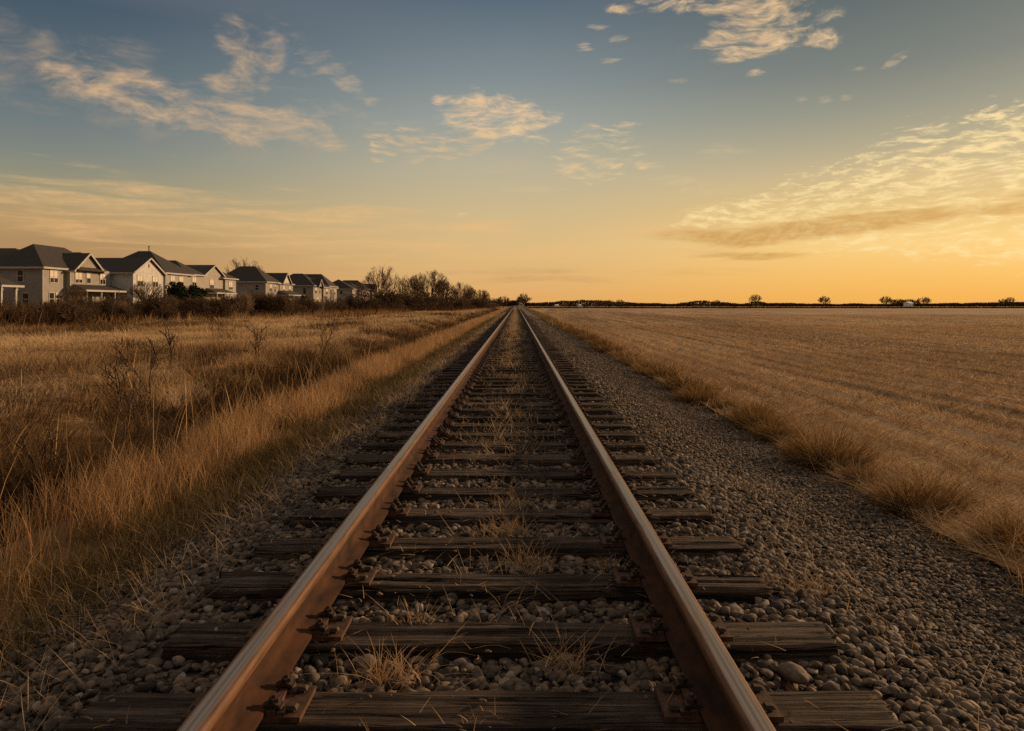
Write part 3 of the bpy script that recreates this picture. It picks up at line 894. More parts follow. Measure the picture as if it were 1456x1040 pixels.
def vase_tree(seed, H, spread, nlimb, fork, rmin=.011, dens=(8, 6, 4), wide=.5):
    """short trunk that breaks into rising limbs, each limb carrying ever finer twigs"""
    rnd = random.Random(seed)
    P = dict(ns=7, bend=.07, up=.06, nb=[0, *dens], ang=(16, 42), len=(.26, .50), rk=.55, rmin=rmin, t0=.2, depth=3)
    w = Wood()
    top = np.array([0, 0, H * fork])
    w.seg.append((np.array([0, 0, -.2]), top * .55, H * .026, H * .021, 0))
    w.seg.append((top * .55, top * 1.15, H * .021, H * .014, 0))
    for i in range(nlimb):
        a = i * 2.4 + rnd.uniform(-.4, .4)
        inc = R(spread) * math.sqrt((i + .4) / nlimb) * rnd.uniform(.8, 1.1)
        d = (math.sin(inc) * math.cos(a), math.sin(inc) * math.sin(a), math.cos(inc))
        L = H * (1 - fork) * rnd.uniform(.78, 1.0) * (1.0 if inc < R(35) else .9)
        w.grow(rnd, top * rnd.uniform(.65, 1.1), d, L, H * .0105, 3, P, 1)
    tp = float(np.percentile([b[2] for a, b, *_ in w.seg], 90))
    w.seg = [(a * H / tp, b * H / tp, ra, rb, l) for a, b, ra, rb, l in w.seg]
    c0, rz, rx = H * .42, H * .58, H * wide
    def inside(q):
        a = math.atan2(q[1], q[0])
        k = 1 + .07 * math.sin(3 * a + seed) + .05 * math.sin(7 * a + 2 * seed)
        return (math.hypot(q[0], q[1]) / (rx * k)) ** 2 + ((q[2] - c0) / (rz * k)) ** 2 < 1 or q[2] < H * .3
    w.seg = [g for g in w.seg if g[4] == 0 or (inside(g[1]) and inside(g[0]))]
    return w.mesh('trunk', M['bark'], 0, 1, .02), w.mesh('crown', M['twig'], 2, 9, rmin)
tree_var = [vase_tree(1, 10, 50, 13, .20, .014, (9, 7, 4), .48), vase_tree(2, 10, 36, 11, .18, .014, (9, 7, 4), .36), vase_tree(3, 10, 64, 20, .20, .017, (10, 7, 4), .52), vase_tree(4, 10, 58, 17, .12, .020, (10, 7, 4), .5),
            vase_tree(5, 10, 66, 14, .22, .06, (8, 6, 3), .5), vase_tree(6, 10, 52, 12, .26, .05, (8, 5, 3), .5)]
def bare_tree(px, Y, H, var, label, width=1.0, group='bare trees along the brush beside the railway', base=None, mats=None):
    x = (px - 734) / 1000 * Y
    t = empty('bare_tree', (x, Y, float(gz(x, Y)) if base is None else base), random.Random(px).uniform(0, 6))
    link('trunk', tree_var[var][0], t); link('crown', tree_var[var][1], t)
    t.scale = (H / 10 * width, H / 10 * width, H / 10)
    tag(t, label, 'tree', group)
    return t
bare_tree(541, 190, 11.9, 0, 'tall bare tree with fanned branches beside the last houses', .95)
bare_tree(573, 196, 9.6, 1, 'slender bare tree next to the tall fanned tree', .9)
bare_tree(590, 205, 10.4, 1, 'upright bare tree behind the wide rounded crown', .8)
bare_tree(613, 200, 11.2, 2, 'bare tree with a wide rounded crown rising from the brush', 1.2)
bare_tree(628, 230, 9.6, 3, 'bare tree leaning out beside the wide rounded crown', .8)
bare_tree(655, 232, 9.0, 2, 'bare tree with a fan crown midway toward the vanishing track', 1.05)
bare_tree(669, 240, 7.4, 3, 'small bare tree close behind the fan crown midway', .9)
bare_tree(686, 275, 7.6, 3, 'small dense bare tree past the midway trees', .95)
bare_tree(716, 335, 6.2, 4, 'low round bare tree closest to the left side of the far track', 1.5)
bare_tree(708, 345, 4.6, 4, 'low bare tree just left of the round one by the far track', 1.5)
bare_tree(745, 300, 6.2, 4, 'bushy bare tree just right of the vanishing track', 1.15)
bare_tree(741, 308, 4.4, 4, 'low bare tree tucked against the bushy tree by the track', 1.4)
bare_tree(350, 235, 15.8, 0, 'bare treetop showing above the hipped roof of the pale grey house', 1.0)
bare_tree(515, 240, 9.2, 0, 'thin bare tree behind the last house roofs', .8)
bare_tree(207, 101, 4.4, 2, 'small bare tree in front of the white gable wall', 1.2)
bare_tree(108, 84, 3.4, 3, 'small bare tree before the porch of the grey house', .9)
HG = 'lone trees on the far horizon beyond the field'
for px, Y, topy, var, w, lab in ((853, 385, 427.0, 4, 1.5, 'low round tree, leftmost of three close together on the horizon'), (868, 385, 427.2, 4, 1.3, 'low round tree, middle of three close together on the horizon'),
        (881, 385, 426.8, 4, 1.6, 'low round tree, rightmost of three close together on the horizon'), (1019, 385, 427.2, 4, 1.4, 'small lone tree left of the tallest horizon tree'),
        (1074, 380, 420.0, 5, 1.15, 'tallest lone tree on the horizon over the field'), (1172, 382, 422.0, 4, 1.2, 'round lone tree on the horizon between the tallest tree and the white barn'),
        (1260, 385, 422.2, 4, 1.4, 'round tree on the horizon just left of the long low grove'), (1313, 385, 423.4, 4, 1.5, 'round tree on the horizon just right of the white barn'),
        (1436, 388, 423.6, 5, 1.1, 'small bare tree on the horizon near the right edge'), (1426, 388, 425.6, 4, 1.2, 'tiny bare tree beside the one near the right edge')):
    bare_tree(px, Y, (1.73 + (432 - topy) / 1000 * Y) * 1.08, var, lab, w, HG)
for j, px in enumerate((1272, 1279, 1286, 1293, 1300)):
    bare_tree(px, 392, 1.73 + 6.2 * .392 + .2 * (j % 2), 4 + j % 2, 'tree in the long low grove above the white barn, ' + ORD[j] + ' from the left', 1.6, 'trees of the long low grove on the horizon')

SH = dict(ns=4, bend=.20, up=.06, nb=[8, 6, 4], ang=(22, 60), len=(.42, .72), rk=.6, rmin=.009, t0=.12, depth=3)
def shrub_meshes(seed, mat, stems=9):
    rnd = random.Random(seed)
    w = Wood()
    for q in range(stems):
        a = rnd.uniform(0, 2 * PI); l = rnd.uniform(.1, .75)
        w.grow(rnd, (rnd.gauss(0, .25), rnd.gauss(0, .25), -.08), (math.cos(a) * l, math.sin(a) * l, 1), rnd.uniform(1.2, 2.1), .022, 3, SH)
    top = max(b[2] for a, b, *_ in w.seg)
    w.seg = [(a * 2 / top, b * 2 / top, ra, rb, l) for a, b, ra, rb, l in w.seg]
    return w.mesh('stem', mat, 0, 1, .011), w.mesh('twigs', mat, 2, 9, .008)
shrub_var = [shrub_meshes(s, M['shrub_twig']) for s in (21, 22, 23, 24)]
pale_var = shrub_meshes(31, M['pale_twig'], 8)
def shrub(px, Y, H, var, label, width=1.0, group='leafless shrubs in the brush before the houses'):
    x = (px - 734) / 1000 * Y
    t = empty('leafless_shrub', (x, Y, float(gz(x, Y)) - .04), random.Random(px * 3 + Y).uniform(0, 6))
    v = pale_var if var == 'pale' else shrub_var[var]
    link('stem', v[0], t); link('twigs', v[1], t)
    t.scale = (H / 2 * width, H / 2 * width, H / 2)
    tag(t, label, 'shrub', group)
    return t
rs = random.Random(5)
NEARBY = [(0, 70, 'before the grey house', 'leafless brown shrub'), (70, 155, 'before the porch of the grey house', 'leafless brown shrub'), (155, 235, 'before the white gabled house', 'leafless brown shrub'),
          (235, 320, 'before the cream house with evergreens', 'leafless brown shrub'), (320, 420, 'before the pale grey hipped house', 'leafless brown shrub'),
          (420, 515, 'before the row of far houses', 'leafless brown shrub'), (515, 580, 'under the tall fanned tree', 'leafless brown shrub'), (580, 640, 'under the wide rounded tree', 'leafless brown shrub'),
          (640, 705, 'under the midway trees by the far track', 'leafless brown shrub')]
for x0, x1, where, what in NEARBY:
    n = max(6, int((x1 - x0) / 8))
    for j in range(n):
        px = x0 + (j + rs.uniform(.1, .9)) * (x1 - x0) / n
        f = np.interp(px, [0, 300, 440, 540, 620, 690, 705], [46, 68, 90, 120, 160, 240, 285])
        Y = f * rs.uniform(1.0, 1.32)
        top = np.interp(px, [0, 60, 100, 200, 300, 420, 480, 520, 560, 640, 690, 705], [452, 448, 432, 430, 424, 429, 428, 424, 420, 422, 428, 431]) - 4 - abs(rs.gauss(0, 8)) + rs.uniform(0, 7)
        x = (px - 734) / 1000 * Y
        H = max(1.2, CAM_Z + (432 - top) / 1000 * Y - float(gz(x, Y)))
        shrub(px, Y, H, rs.randrange(4), what + ' ' + where + ', ' + ORD[j] + ' from the left there', rs.uniform(.8, 1.25) * (1.3 if px > 520 else 1.0))
for i, (px, Y, H, lab) in enumerate(((173, 62, 2.5, 'pale leafless shrub standing before the dark brush near the white gabled house'), (348, 80, 3.4, 'pale forked shrub standing before the pale grey hipped house'),
        (318, 84, 2.4, 'pale shrub at the brush edge left of the forked one'), (455, 104, 2.6, 'pale shrub at the brush edge before the far houses'),
        (700, 285, 2.6, 'pale rounded shrub near the far track left side'))):
    shrub(px, Y, H, 'pale', lab, .7 if i < 4 else 2.4)

# thicket of dead stems filling in behind the shrubs
tf = Turf()
for a, b, dens in ((-52, -33, 9.0), (-36, -22, 4.0), (-26, -14, 3.0)):
    y0, y1 = {-52: (46, 190), -36: (98, 250), -26: (165, 330)}[a]
    p = scatter(a, b, y0, y1, dens, margin=4)
    cl = fbm(p[:, 0] * .28, p[:, 1] * .16 + 70)
    k = RNG.random(len(p)) < np.clip((cl - .25) * 3.5, .03, 1)
    p, cl = p[k], cl[k]; n = len(p)
    tf.add(p, U(.7, 1.9, n) * (.45 + 1.15 * cl), U(.03, .075, n) * (1 + p[:, 1] / 250), U(0, .35, n), RNG.exponential(.3, n), 3, np.clip(U(0, .8, n) + (RNG.random(n) < .08) * .5, 0, 1))
tag(tf.build('undergrowth', M['thicket']), 'thicket of dead brown stems in front of the houses', kind='stuff')

# saplings standing alone in the meadow
SAP = dict(ns=5, bend=.16, up=.05, nb=[6, 3, 2], ang=(20, 50), len=(.35, .6), rk=.6, rmin=.005, t0=.25, depth=2)
def sapling(px, py, H, seed, label, lean=0.0):
    rnd = random.Random(seed)
    Y = 1000 * (CAM_Z + .62) / (py - 432); x = (px - 734) / 1000 * Y
    Y0 = Y
    for _ in range(4):
        Y = 1000 * (CAM_Z - float(gz((px - 734) / 1000 * Y, Y))) / (py - 432)
    x = (px - 734) / 1000 * Y
    w = Wood()
    for q in range(rnd.choice((2, 3))):
        a = rnd.uniform(0, 6.28)
        w.grow(rnd, (0, 0, -.05), (math.cos(a) * .25 + lean, math.sin(a) * .25, 1), 1.0, .012, 2, SAP)
    H *= 1.12
    top = max(b[2] for a, b, *_ in w.seg)
    w.seg = [(a * H / top, b * H / top, ra, rb, l) for a, b, ra, rb, l in w.seg]
    t = empty('bare_sapling', (x, Y, float(gz(x, Y))))
    link('stem', w.mesh('stem', M['bark'], 0, 0, .013), t); link('twigs', w.mesh('twigs', M['bark'], 1, 9, .008), t)
    tag(t, label, 'sapling', 'bare saplings standing in the meadow')
sapling(176, 558, 1.15, 1, 'dark twiggy sapling at the meadow edge, broadest at its base')
sapling(210, 548, 1.2, 2, 'dark forked sapling beside the broad one at the meadow edge')
sapling(243, 520, 1.25, 3, 'bent dark sapling behind the forked one in the meadow')
sapling(370, 514, 1.35, 4, 'single upright dark sapling in the middle of the meadow')
sapling(460, 494, 1.5, 5, 'twiggy dark sapling where the meadow meets the ditch', .2)
sapling(60, 690, .75, 6, 'short forked weed stem at the ditch near the left edge')
sapling(300, 470, 1.4, 7, 'thin sapling at the back of the meadow before the brush')
sapling(200, 612, .8, 8, 'thin dark weed stem in the ditch below the meadow saplings')

# evergreens: trunk and a crown of many leaf sprays
def leaf_cloud(seed, lobes, nl, size, mat, name='crown'):
    r = np.random.default_rng(seed)
    C, Rr = np.array([l[:3] for l in lobes]), np.array([l[3] for l in lobes])
    which = r.choice(len(lobes), nl, p=Rr ** 2 / (Rr ** 2).sum())
    d = r.normal(size=(nl, 3)); d /= np.linalg.norm(d, axis=1)[:, None]
    p = C[which] + d * (Rr[which] * r.uniform(.35, 1.08, nl) ** .6)[:, None]
    p[:, 2] = np.maximum(p[:, 2], .05)
    u = r.normal(size=(nl, 3)); u /= np.linalg.norm(u, axis=1)[:, None]
    w = np.cross(u, d + .01); w /= np.linalg.norm(w, axis=1)[:, None]
    sz = (size * r.uniform(.5, 1.3, nl))[:, None]
    V = np.stack([p - u * sz * .5, p + w * sz * .32, p + u * sz * .9, p - w * sz * .32], 1).reshape(-1, 3)
    F = np.arange(nl * 4).reshape(-1, 4)
    return np_mesh(name, V, [F], mat, False, {'tint': np.repeat(np.clip(r.normal(.45, .25, nl), 0, 1), 4)})
def evergreen(px, Y, H, W, seed, label, cone=False):
    x = (px - 734) / 1000 * Y
    rnd = random.Random(seed)
    lob = []
    for q in range(16):
        t = rnd.random()
        rr = W * .5 * ((1 - t * .9) if cone else math.sqrt(max(.08, 1 - (2 * t - .9) ** 2 * .8)))
        a = rnd.uniform(0, 6.28); k = rnd.uniform(.2, .75)
        lob.append((math.cos(a) * rr * k, math.sin(a) * rr * k, H * (.08 + .84 * t), max(.22, rr * rnd.uniform(.38, .6))))
    t = empty('evergreen_tree', (x, Y, float(gz(x, Y))))
    b = MB(); b.tube((0, 0, -.1), (0, 0, H * .5), .10, .06, 7); b.tube((0, 0, H * .5), (.05, 0, H * .85), .06, .02, 6)
    b.build('trunk', M['bark'], t)
    link('crown', leaf_cloud(seed, lob, 3800, .26, M['evergreen']), t)
    tag(t, label, 'evergreen tree', 'dark evergreens in front of the houses')
evergreen(247, 104, 4.7, 4.2, 3, 'dark green evergreen shrub tree right of the white gable, the larger of the pair')
evergreen(277, 106, 4.4, 3.6, 5, 'dark green evergreen shrub tree before the cream house, the smaller of the pair')
evergreen(262, 108, 3.8, 3.0, 6, 'low dark evergreen between the larger and the smaller one')
evergreen(432, 150, 4.3, 3.0, 9, 'small dark conical evergreen by the porch of the pale grey house', True)

# ------------------------------------------------------------------ houses
def ring_faces(): return [(0, 1, 2, 3)]
class House:
    def __init__(s, name, label, x, y, z, wall):
        s.o = empty(name, (x, y, z)); s.wall = wall
        s.x, s.y, s.z = x, y, z
        tag(s.o, label, 'house', 'two storey houses in the row')
    def _l(s, v): return [(a - s.x, b - s.y, c - s.z) for a, b, c in v]
    def part(s, b, name, mat, parent=None):
        b.v = s._l(b.v)
        return b.build(name, mat, parent or s.o)
    def walls(s, x0, x1, y0, y1, z1, mat=None, trim=True):
        b = MB(); b.box(x0, x1, y0, y1, s.z - .6, z1)
        s.part(b, 'wall', mat or s.wall)
        if trim:
            b = MB()
            b.box(x1 - .09, x1 + .025, y0 - .025, y0 + .09, s.z - .5, z1 - .02)
            b.box(x1 - .09, x1 + .025, y1 - .09, y1 + .025, s.z - .5, z1 - .02)
            s.part(b, 'corner_trim', M['trim'])
    def hip(s, x0, x1, y0, y1, ze, zr, ridge='y', cut=None, ov=.45):
        x0 -= ov; x1 += ov; y0 -= ov; y1 += ov
        cx, cy = (x0 + x1) / 2, (y0 + y1) / 2
        if ridge == 'y':
            h = min((x1 - x0) / 2 if cut is None else cut, (y1 - y0) / 2 - .15)
            rA, rB = (cx, y0 + h, zr), (cx, y1 - h, zr)
        else:
            h = min((y1 - y0) / 2 if cut is None else cut, (x1 - x0) / 2 - .15)
            rA, rB = (x0 + h, cy, zr), (x1 - h, cy, zr)
        v = [(x0, y0, ze), (x1, y0, ze), (x1, y1, ze), (x0, y1, ze), rA, rB]
        f = [(0, 1, 4), (1, 2, 5, 4), (2, 3, 5), (3, 0, 4, 5)] if ridge == 'y' else [(0, 1, 5, 4), (1, 2, 5), (2, 3, 4, 5), (3, 0, 4)]
        b = MB(); b.add(v, f + [(3, 2, 1, 0)])
        r = s.part(b, 'roof', M['shingle'])
        b = MB()
        b.box(x0 - .04, x1 + .04, y0 - .06, y0 + .0, ze - .22, ze + .03); b.box(x0 - .04, x1 + .04, y1, y1 + .06, ze - .22, ze + .03)
        b.box(x1, x1 + .06, y0 + .002, y1 - .002, ze - .22, ze + .03); b.box(x0 - .06, x0, y0 + .002, y1 - .002, ze - .22, ze + .03)
        s.part(b, 'gutter', M['trim'])
        return r
    def gable(s, x0, x1, y0, y1, ze, zr, ov=.4, wall=True, mat=None, vent=True):
        """ridge along x, the triangular end facing the track (+x)"""
        cy = (y0 + y1) / 2
        if wall:
            b = MB()
            v = [(x0, y0, ze), (x0, y1, ze), (x0, cy, zr), (x1, y0, ze), (x1, y1, ze), (x1, cy, zr)]
            b.add(v, [(0, 2, 1), (3, 4, 5), (0, 3, 5, 2), (1, 2, 5, 4), (0, 1, 4, 3)])
            s.part(b, 'gable_wall', mat or s.wall)
        sl = (zr - ze) / (cy - y0)
        ya, yb, za = y0 - ov, y1 + ov, ze - sl * ov
        X1 = x1 + .38
        th = .16
        b = MB()
        v = [(x0, ya, za), (X1, ya, za), (X1, cy, zr), (x0, cy, zr), (x0, yb, za), (X1, yb, za)]
        v2 = [(p[0], p[1], p[2] + th) for p in v]
        b.add(v + v2, [(0, 1, 2, 3), (3, 2, 5, 4), (6, 9, 8, 7), (9, 10, 11, 8), (0, 6, 7, 1), (4, 5, 11, 10), (1, 7, 8, 2), (2, 8, 11, 5), (0, 3, 9, 6), (3, 4, 10, 9)])
        r = s.part(b, 'roof', M['shingle'])
        b = MB()
        b.beam((X1 + .035, ya, za + .04), (X1 + .035, cy, zr + .04), .06, .26)
        b.beam((X1 + .042, yb, za + .04), (X1 + .042, cy, zr + .04), .06, .26)
        s.part(b, 'rake_trim', M['trim'])
        b = MB(); b.box(x0, X1, ya - .07, ya - .01, za - .06, za + .14)
        s.part(b, 'gutter', M['trim'])
        if vent:
            b = MB()
            n = 14
            ring = [(x1 + .03, cy + .20 * math.cos(2 * PI * k / n), ze + (zr - ze) * .52 + .34 * math.sin(2 * PI * k / n)) for k in range(n)]
            ring2 = [(x1 - .02, p[1], p[2]) for p in ring]
            b.add(ring + ring2, [tuple(range(n))] + [(k, n + k, n + (k + 1) % n, (k + 1) % n) for k in range(n)])
            s.part(b, 'gable_vent', M['dark_wood'])
        return r
    def window(s, face, u, z, w, h, blind=.55, at=None, sashes=1):
        """face '+x' (u along y, at = wall x) or '-y' (u along x, at = wall y)"""
        def bx(b, u0, u1, z0, z1, d0, d1):
            if face == '+x': b.box(at + d0, at + d1, u0, u1, z0, z1)
            else: b.box(u0, u1, at - d1, at - d0, z0, z1)
        b = MB(); t = .11
        bx(b, u - w / 2 - t, u - w / 2, z - t, z + h + t, -.02, .07); bx(b, u + w / 2, u + w / 2 + t, z - t, z + h + t, -.02, .07)
        bx(b, u - w / 2, u + w / 2, z + h, z + h + t, -.02, .068); bx(b, u - w / 2, u + w / 2, z - t, z, -.02, .085)
        for q in range(1, sashes): bx(b, u - w / 2 + w * q / sashes - .05, u - w / 2 + w * q / sashes + .05, z, z + h, -.01, .062)
        bx(b, u - w / 2, u + w / 2, z + h * .47, z + h * .53, -.01, .055)
        f = s.part(b, 'window', M['trim'])
        b = MB(); bx(b, u - w / 2, u + w / 2, z, z + h, -.015, .022); s.part(b, 'pane', M['glass'], f)
        if blind > 0:
            b = MB(); bx(b, u - w / 2 + .01, u + w / 2 - .01, z + h * (1 - blind), z + h - .01, .024, .034); s.part(b, 'blind', M['blind'], f)
    def door(s, u, z, w, h, at):
        b = MB(); b.box(at - .02, at + .05, u - w / 2 - .1, u + w / 2 + .1, z, z + h + .1); d = s.part(b, 'door_frame', M['trim'])
        b = MB(); b.box(at + .0, at + .06, u - w / 2, u + w / 2, z + .02, z + h); s.part(b, 'door', M['glass'], d)
    def porch(s, x0, x1, y0, y1, z0, z1, posts):
        """lean-to roof against the wall at x0, falling toward the track, on white posts"""
        b = MB()
        v = [(x0, y0, z1), (x0, y1, z1), (x1, y1, z0), (x1, y0, z0), (x0, y0, z1 - .5), (x0, y1, z1 - .5), (x1, y1, z0 - .12), (x1, y0, z0 - .12)]
        v[0] = (x0, y0 + .9, z1); v[1] = (x0, y1 - .9, z1)
        b.add(v, [(0, 3, 2, 1), (4, 5, 6, 7), (0, 4, 7, 3), (1, 2, 6, 5), (2, 3, 7, 6), (0, 1, 5, 4)])
        r = s.part(b, 'porch_roof', M['shingle'])
        b = MB(); b.box(x1, x1 + .07, y0 - .05, y1 + .05, z0 - .24, z0 + .02); b.box(x0, x1 - .003, y0 - .06, y0 - .002, z0 - .26, z0 - .01)
        s.part(b, 'porch_gutter', M['trim'])
        for yy in posts:
            b = MB(); b.box(x1 - .28, x1 - .12, yy - .08, yy + .08, s.z - .3, z0 - .125); b.box(x1 - .31, x1 - .09, yy - .11, yy + .11, z0 - .30, z0 - .2)
            s.part(b, 'porch_post', M['trim'])

SW = lambda k: M['siding_' + k]
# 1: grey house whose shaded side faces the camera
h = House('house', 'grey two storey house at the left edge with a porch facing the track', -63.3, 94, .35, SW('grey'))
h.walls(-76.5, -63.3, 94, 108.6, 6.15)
h.walls(-92, -77, 94.6, 106.5, 6.10, trim=False)
h.walls(-64.5, -62.6, 98.7, 108.4, 6.05)
h.hip(-71.2, -63.3, 94, 108.6, 6.2, 9.62)
h.hip(-95, -65.2, 94.02, 106.2, 6.17, 9.2, 'x')
h.gable(-70.5, -62.3, 99.0, 105.6, 6.08, 8.5, vent=False)
b = MB(); b.add([(-62.25, 99.0, 6.05), (-62.25, 105.6, 6.05), (-61.55, 105.6, 6.0), (-61.55, 99.0, 6.0), (-62.25, 99.3, 6.55), (-62.25, 105.3, 6.55)], [(0, 1, 2, 3), (3, 2, 5, 4), (0, 3, 4), (1, 5, 2), (0, 4, 5, 1)])
h.part(b, 'gable_skirt_roof', M['shingle'])
h.window('-y', -66.25, 4.25, .72, 1.5, 0, 94)
h.window('-y', -65.55, 1.15, .80, 1.5, 0, 94)
h.window('-y', -71.5, 4.25, .8, 1.5, 0, 94)
h.window('+x', 96.25, 4.2, 1.55, 1.6, .62, -63.3, 2)
h.window('+x', 95.75, 1.15, .95, 1.6, 0, -63.3)
h.window('+x', 97.35, 1.15, 1.3, 1.6, .2, -63.3, 2)
h.window('+x', 100.6, 4.3, 1.5, 1.55, .70, -62.6, 2)
h.window('+x', 102.9, 4.3, .9, 1.55, .55, -62.6)
h.window('+x', 106.4, 4.25, 1.25, 1.6, .58, -62.6, 2)
h.window('+x', 106.2, 1.1, 1.0, 1.6, .1, -62.6)
h.window('+x', 100.4, 1.1, 1.3, 1.6, .5, -62.6, 2)
h.door(103.3, .45, 1.0, 2.1, -62.6)
h.porch(-62.6, -60.2, 98.4, 109.4, 3.25, 4.05, (98.9, 102.4, 105.8, 109.0))
# 2: white gabled house
h = House('house', 'white house with its gable end facing the track, second in the row', -59.4, 109, .40, SW('white'))
h.walls(-76, -59.4, 109, 118.3, 6.2)
h.gable(-78, -59.37, 109, 118.3, 6.2, 8.55)
h.walls(-82, -66, 110.5, 121.5, 6.3, trim=False)
h.hip(-84, -66, 110, 121.5, 6.35, 9.75, 'x')
for u in (111.0, 115.7):
    h.window('+x', u, 4.05, 1.55, 1.7, .5, -59.4, 2)
h.window('+x', 112.0, 1.2, 1.1, 1.6, .3, -59.4); h.window('+x', 115.6, 1.2, 1.1, 1.6, .3, -59.4)
# 3: tall hipped cream house
h = House('house', 'cream house with a tall dark hipped roof behind the evergreens', -60.6, 121.5, .45, SW('cream'))
h.walls(-75, -60.6, 121.5, 129.6, 6.6)
h.hip(-73, -60.6, 121.2, 131.5, 6.65, 10.75, 'x', 5.6)
h.walls(-73, -60.9, 129.7, 137, 6.75)
h.hip(-73, -60.9, 129.7, 137, 6.8, 9.5, 'x')
h.window('+x', 124.0, 4.6, 1.5, 1.55, .6, -60.6, 2); h.window('+x', 127.2, 4.6, 1.5, 1.55, .6, -60.6, 2); h.window('+x', 133.0, 4.7, 1.6, 1.55, .6, -60.9, 2)
b = MB(); b.tube((-65.9, 126.2, 10.4), (-65.9, 126.2, 11.5), .10, .09, 8); b.tube((-65.9, 126.2, 11.5), (-65.9, 126.2, 11.65), .16, .16, 8)
h.part(b, 'vent_pipe', M['dark_wood'])
# 4: small gabled cream house
h = House('house', 'cream house with a steep gable and a porch, right of the evergreens', -61.4, 138, .5, SW('cream'))
h.walls(-74, -61.4, 138, 147.4, 6.9)
h.gable(-76, -61.37, 138, 147.4, 6.9, 9.0, vent=False)
h.walls(-73, -61.0, 147.45, 153.0, 6.6)
h.hip(-74, -61.0, 146.0, 153.0, 6.65, 9.0, 'x')
h.window('+x', 141.8, 4.4, 1.7, 1.7, .62, -61.4, 2); h.window('+x', 150.2, 4.3, 1.9, 1.7, .7, -61.0, 2); h.window('+x', 142.4, 1.2, 1.4, 1.7, .3, -61.4)
h.porch(-61.4, -58.9, 138.3, 148.2, 3.5, 4.4, (138.9, 142.5, 145.2, 147.8))
# 5: pale grey hipped house with a small gable
h = House('house', 'pale grey house with a hipped roof and a small white gable, fifth in the row', -60.9, 171, .55, SW('tan'))
h.walls(-73.5, -60.9, 171, 180.4, 6.6, SW('grey'))
h.hip(-73.5, -60.9, 171, 181, 6.65, 10.65, 'x', 4.9)
h.walls(-72, -60.7, 180.5, 191, 6.5)
h.hip(-72, -60.7, 178, 191, 6.55, 9.35, 'x')
h.gable(-66, -60.2, 181.0, 187.4, 6.7, 9.2, wall=True, mat=SW('white'), vent=False)
h.window('-y', -63.0, 4.6, .8, 1.2, 0, 171); h.window('-y', -69.0, 4.6, .8, 1.2, .4, 171)
h.window('+x', 174.4, 4.3, 1.5, 1.7, .45, -60.9, 2); h.window('+x', 174.4, 1.2, 1.7, 1.9, .1, -60.9, 2); h.window('+x', 177.6, 4.3, .9, 1.7, .3, -60.9)
h.window('+x', 183.6, 4.3, 1.6, 1.6, .6, -60.7, 2); h.window('+x', 188.4, 4.3, 1.6, 1.6, .5, -60.7, 2); h.window('+x', 184.4, 1.2, 1.4, 1.7, .3, -60.7); h.window('+x', 188.4, 1.2, 1.6, 1.7, .3, -60.7, 2)
h.porch(-60.7, -58.0, 179.2, 192.6, 3.6, 4.7, (180, 184, 188, 192))
# 6 to 9: further down the row
FARH = ((208, -60.0, 6.6, 10.4, 'tan', 5.0, 9.0, 7.5, 1.1, 'tan house with a dark hipped roof just past the pale grey house'), (230, -61.5, 7.0, 11.2, 'grey', 4.2, 10.5, 6.0, 2.0, 'grey hipped house behind the conical evergreen, seventh in the row'),
        (254, -59.2, 6.6, 10.2, 'cream', 6.0, 8.0, 9.0, .6, 'cream hipped house, eighth in the row and nearly hidden by brush'), (281, -60.4, 7.2, 10.8, 'tan', 4.6, 9.5, 7.0, 1.6, 'tan house at the far end of the row behind the tall fanned tree'))
for i, (yc, x1, ze, zr, wl, cut, d1, d2, drop, lab) in enumerate(FARH):
    h = House('house', lab, x1, yc, .6, SW(wl))
    h.walls(x1 - 13, x1, yc, yc + d1, ze)
    h.hip(x1 - 12 - i % 2 * 2, x1, yc, yc + d1 + .5, ze + .05, zr, 'x' if i != 2 else 'y', cut if i != 2 else None)
    e2 = x1 + (.5, -1.4, .8, 1.0)[i]
    h.walls(x1 - 11, e2, yc + d1 + .1, yc + d1 + d2, ze - .3)
    h.hip(x1 - 12, e2, yc + d1 - 1, yc + d1 + d2, ze - .25, zr - drop, 'x')
    h.window('-y', x1 - 2.6 - i * .7, 4.7, .9, 1.2, .3 * (i % 2), yc)
    if i != 1: h.window('-y', x1 - 8.6 + i, 4.7, .9, 1.2, .3, yc)
    h.window('+x', yc + 2.6, 4.4, 1.7, 1.7, (.5, .1, .7, .4)[i], x1, 2); h.window('+x', yc + d1 - 2.2, 4.4, 1.1 + .3 * i, 1.7, (.3, .6, .5, .2)[i], x1, 2); h.window('+x', yc + d1 + d2 / 2, 4.2, 2.0, 1.7, .5, e2, 2)
    h.window('+x', yc + 4.4, 1.3, 1.7, 1.8, .3, x1, 2)
    if i == 3: h.gable(x1 - 6, x1 + 1.5, yc + 10, yc + 15, ze - .1, ze + 2.2, vent=False)
    if i == 0: h.gable(x1 - 7, x1 + .9, yc + 2, yc + 6.4, ze - .1, ze + 1.9, vent=False)

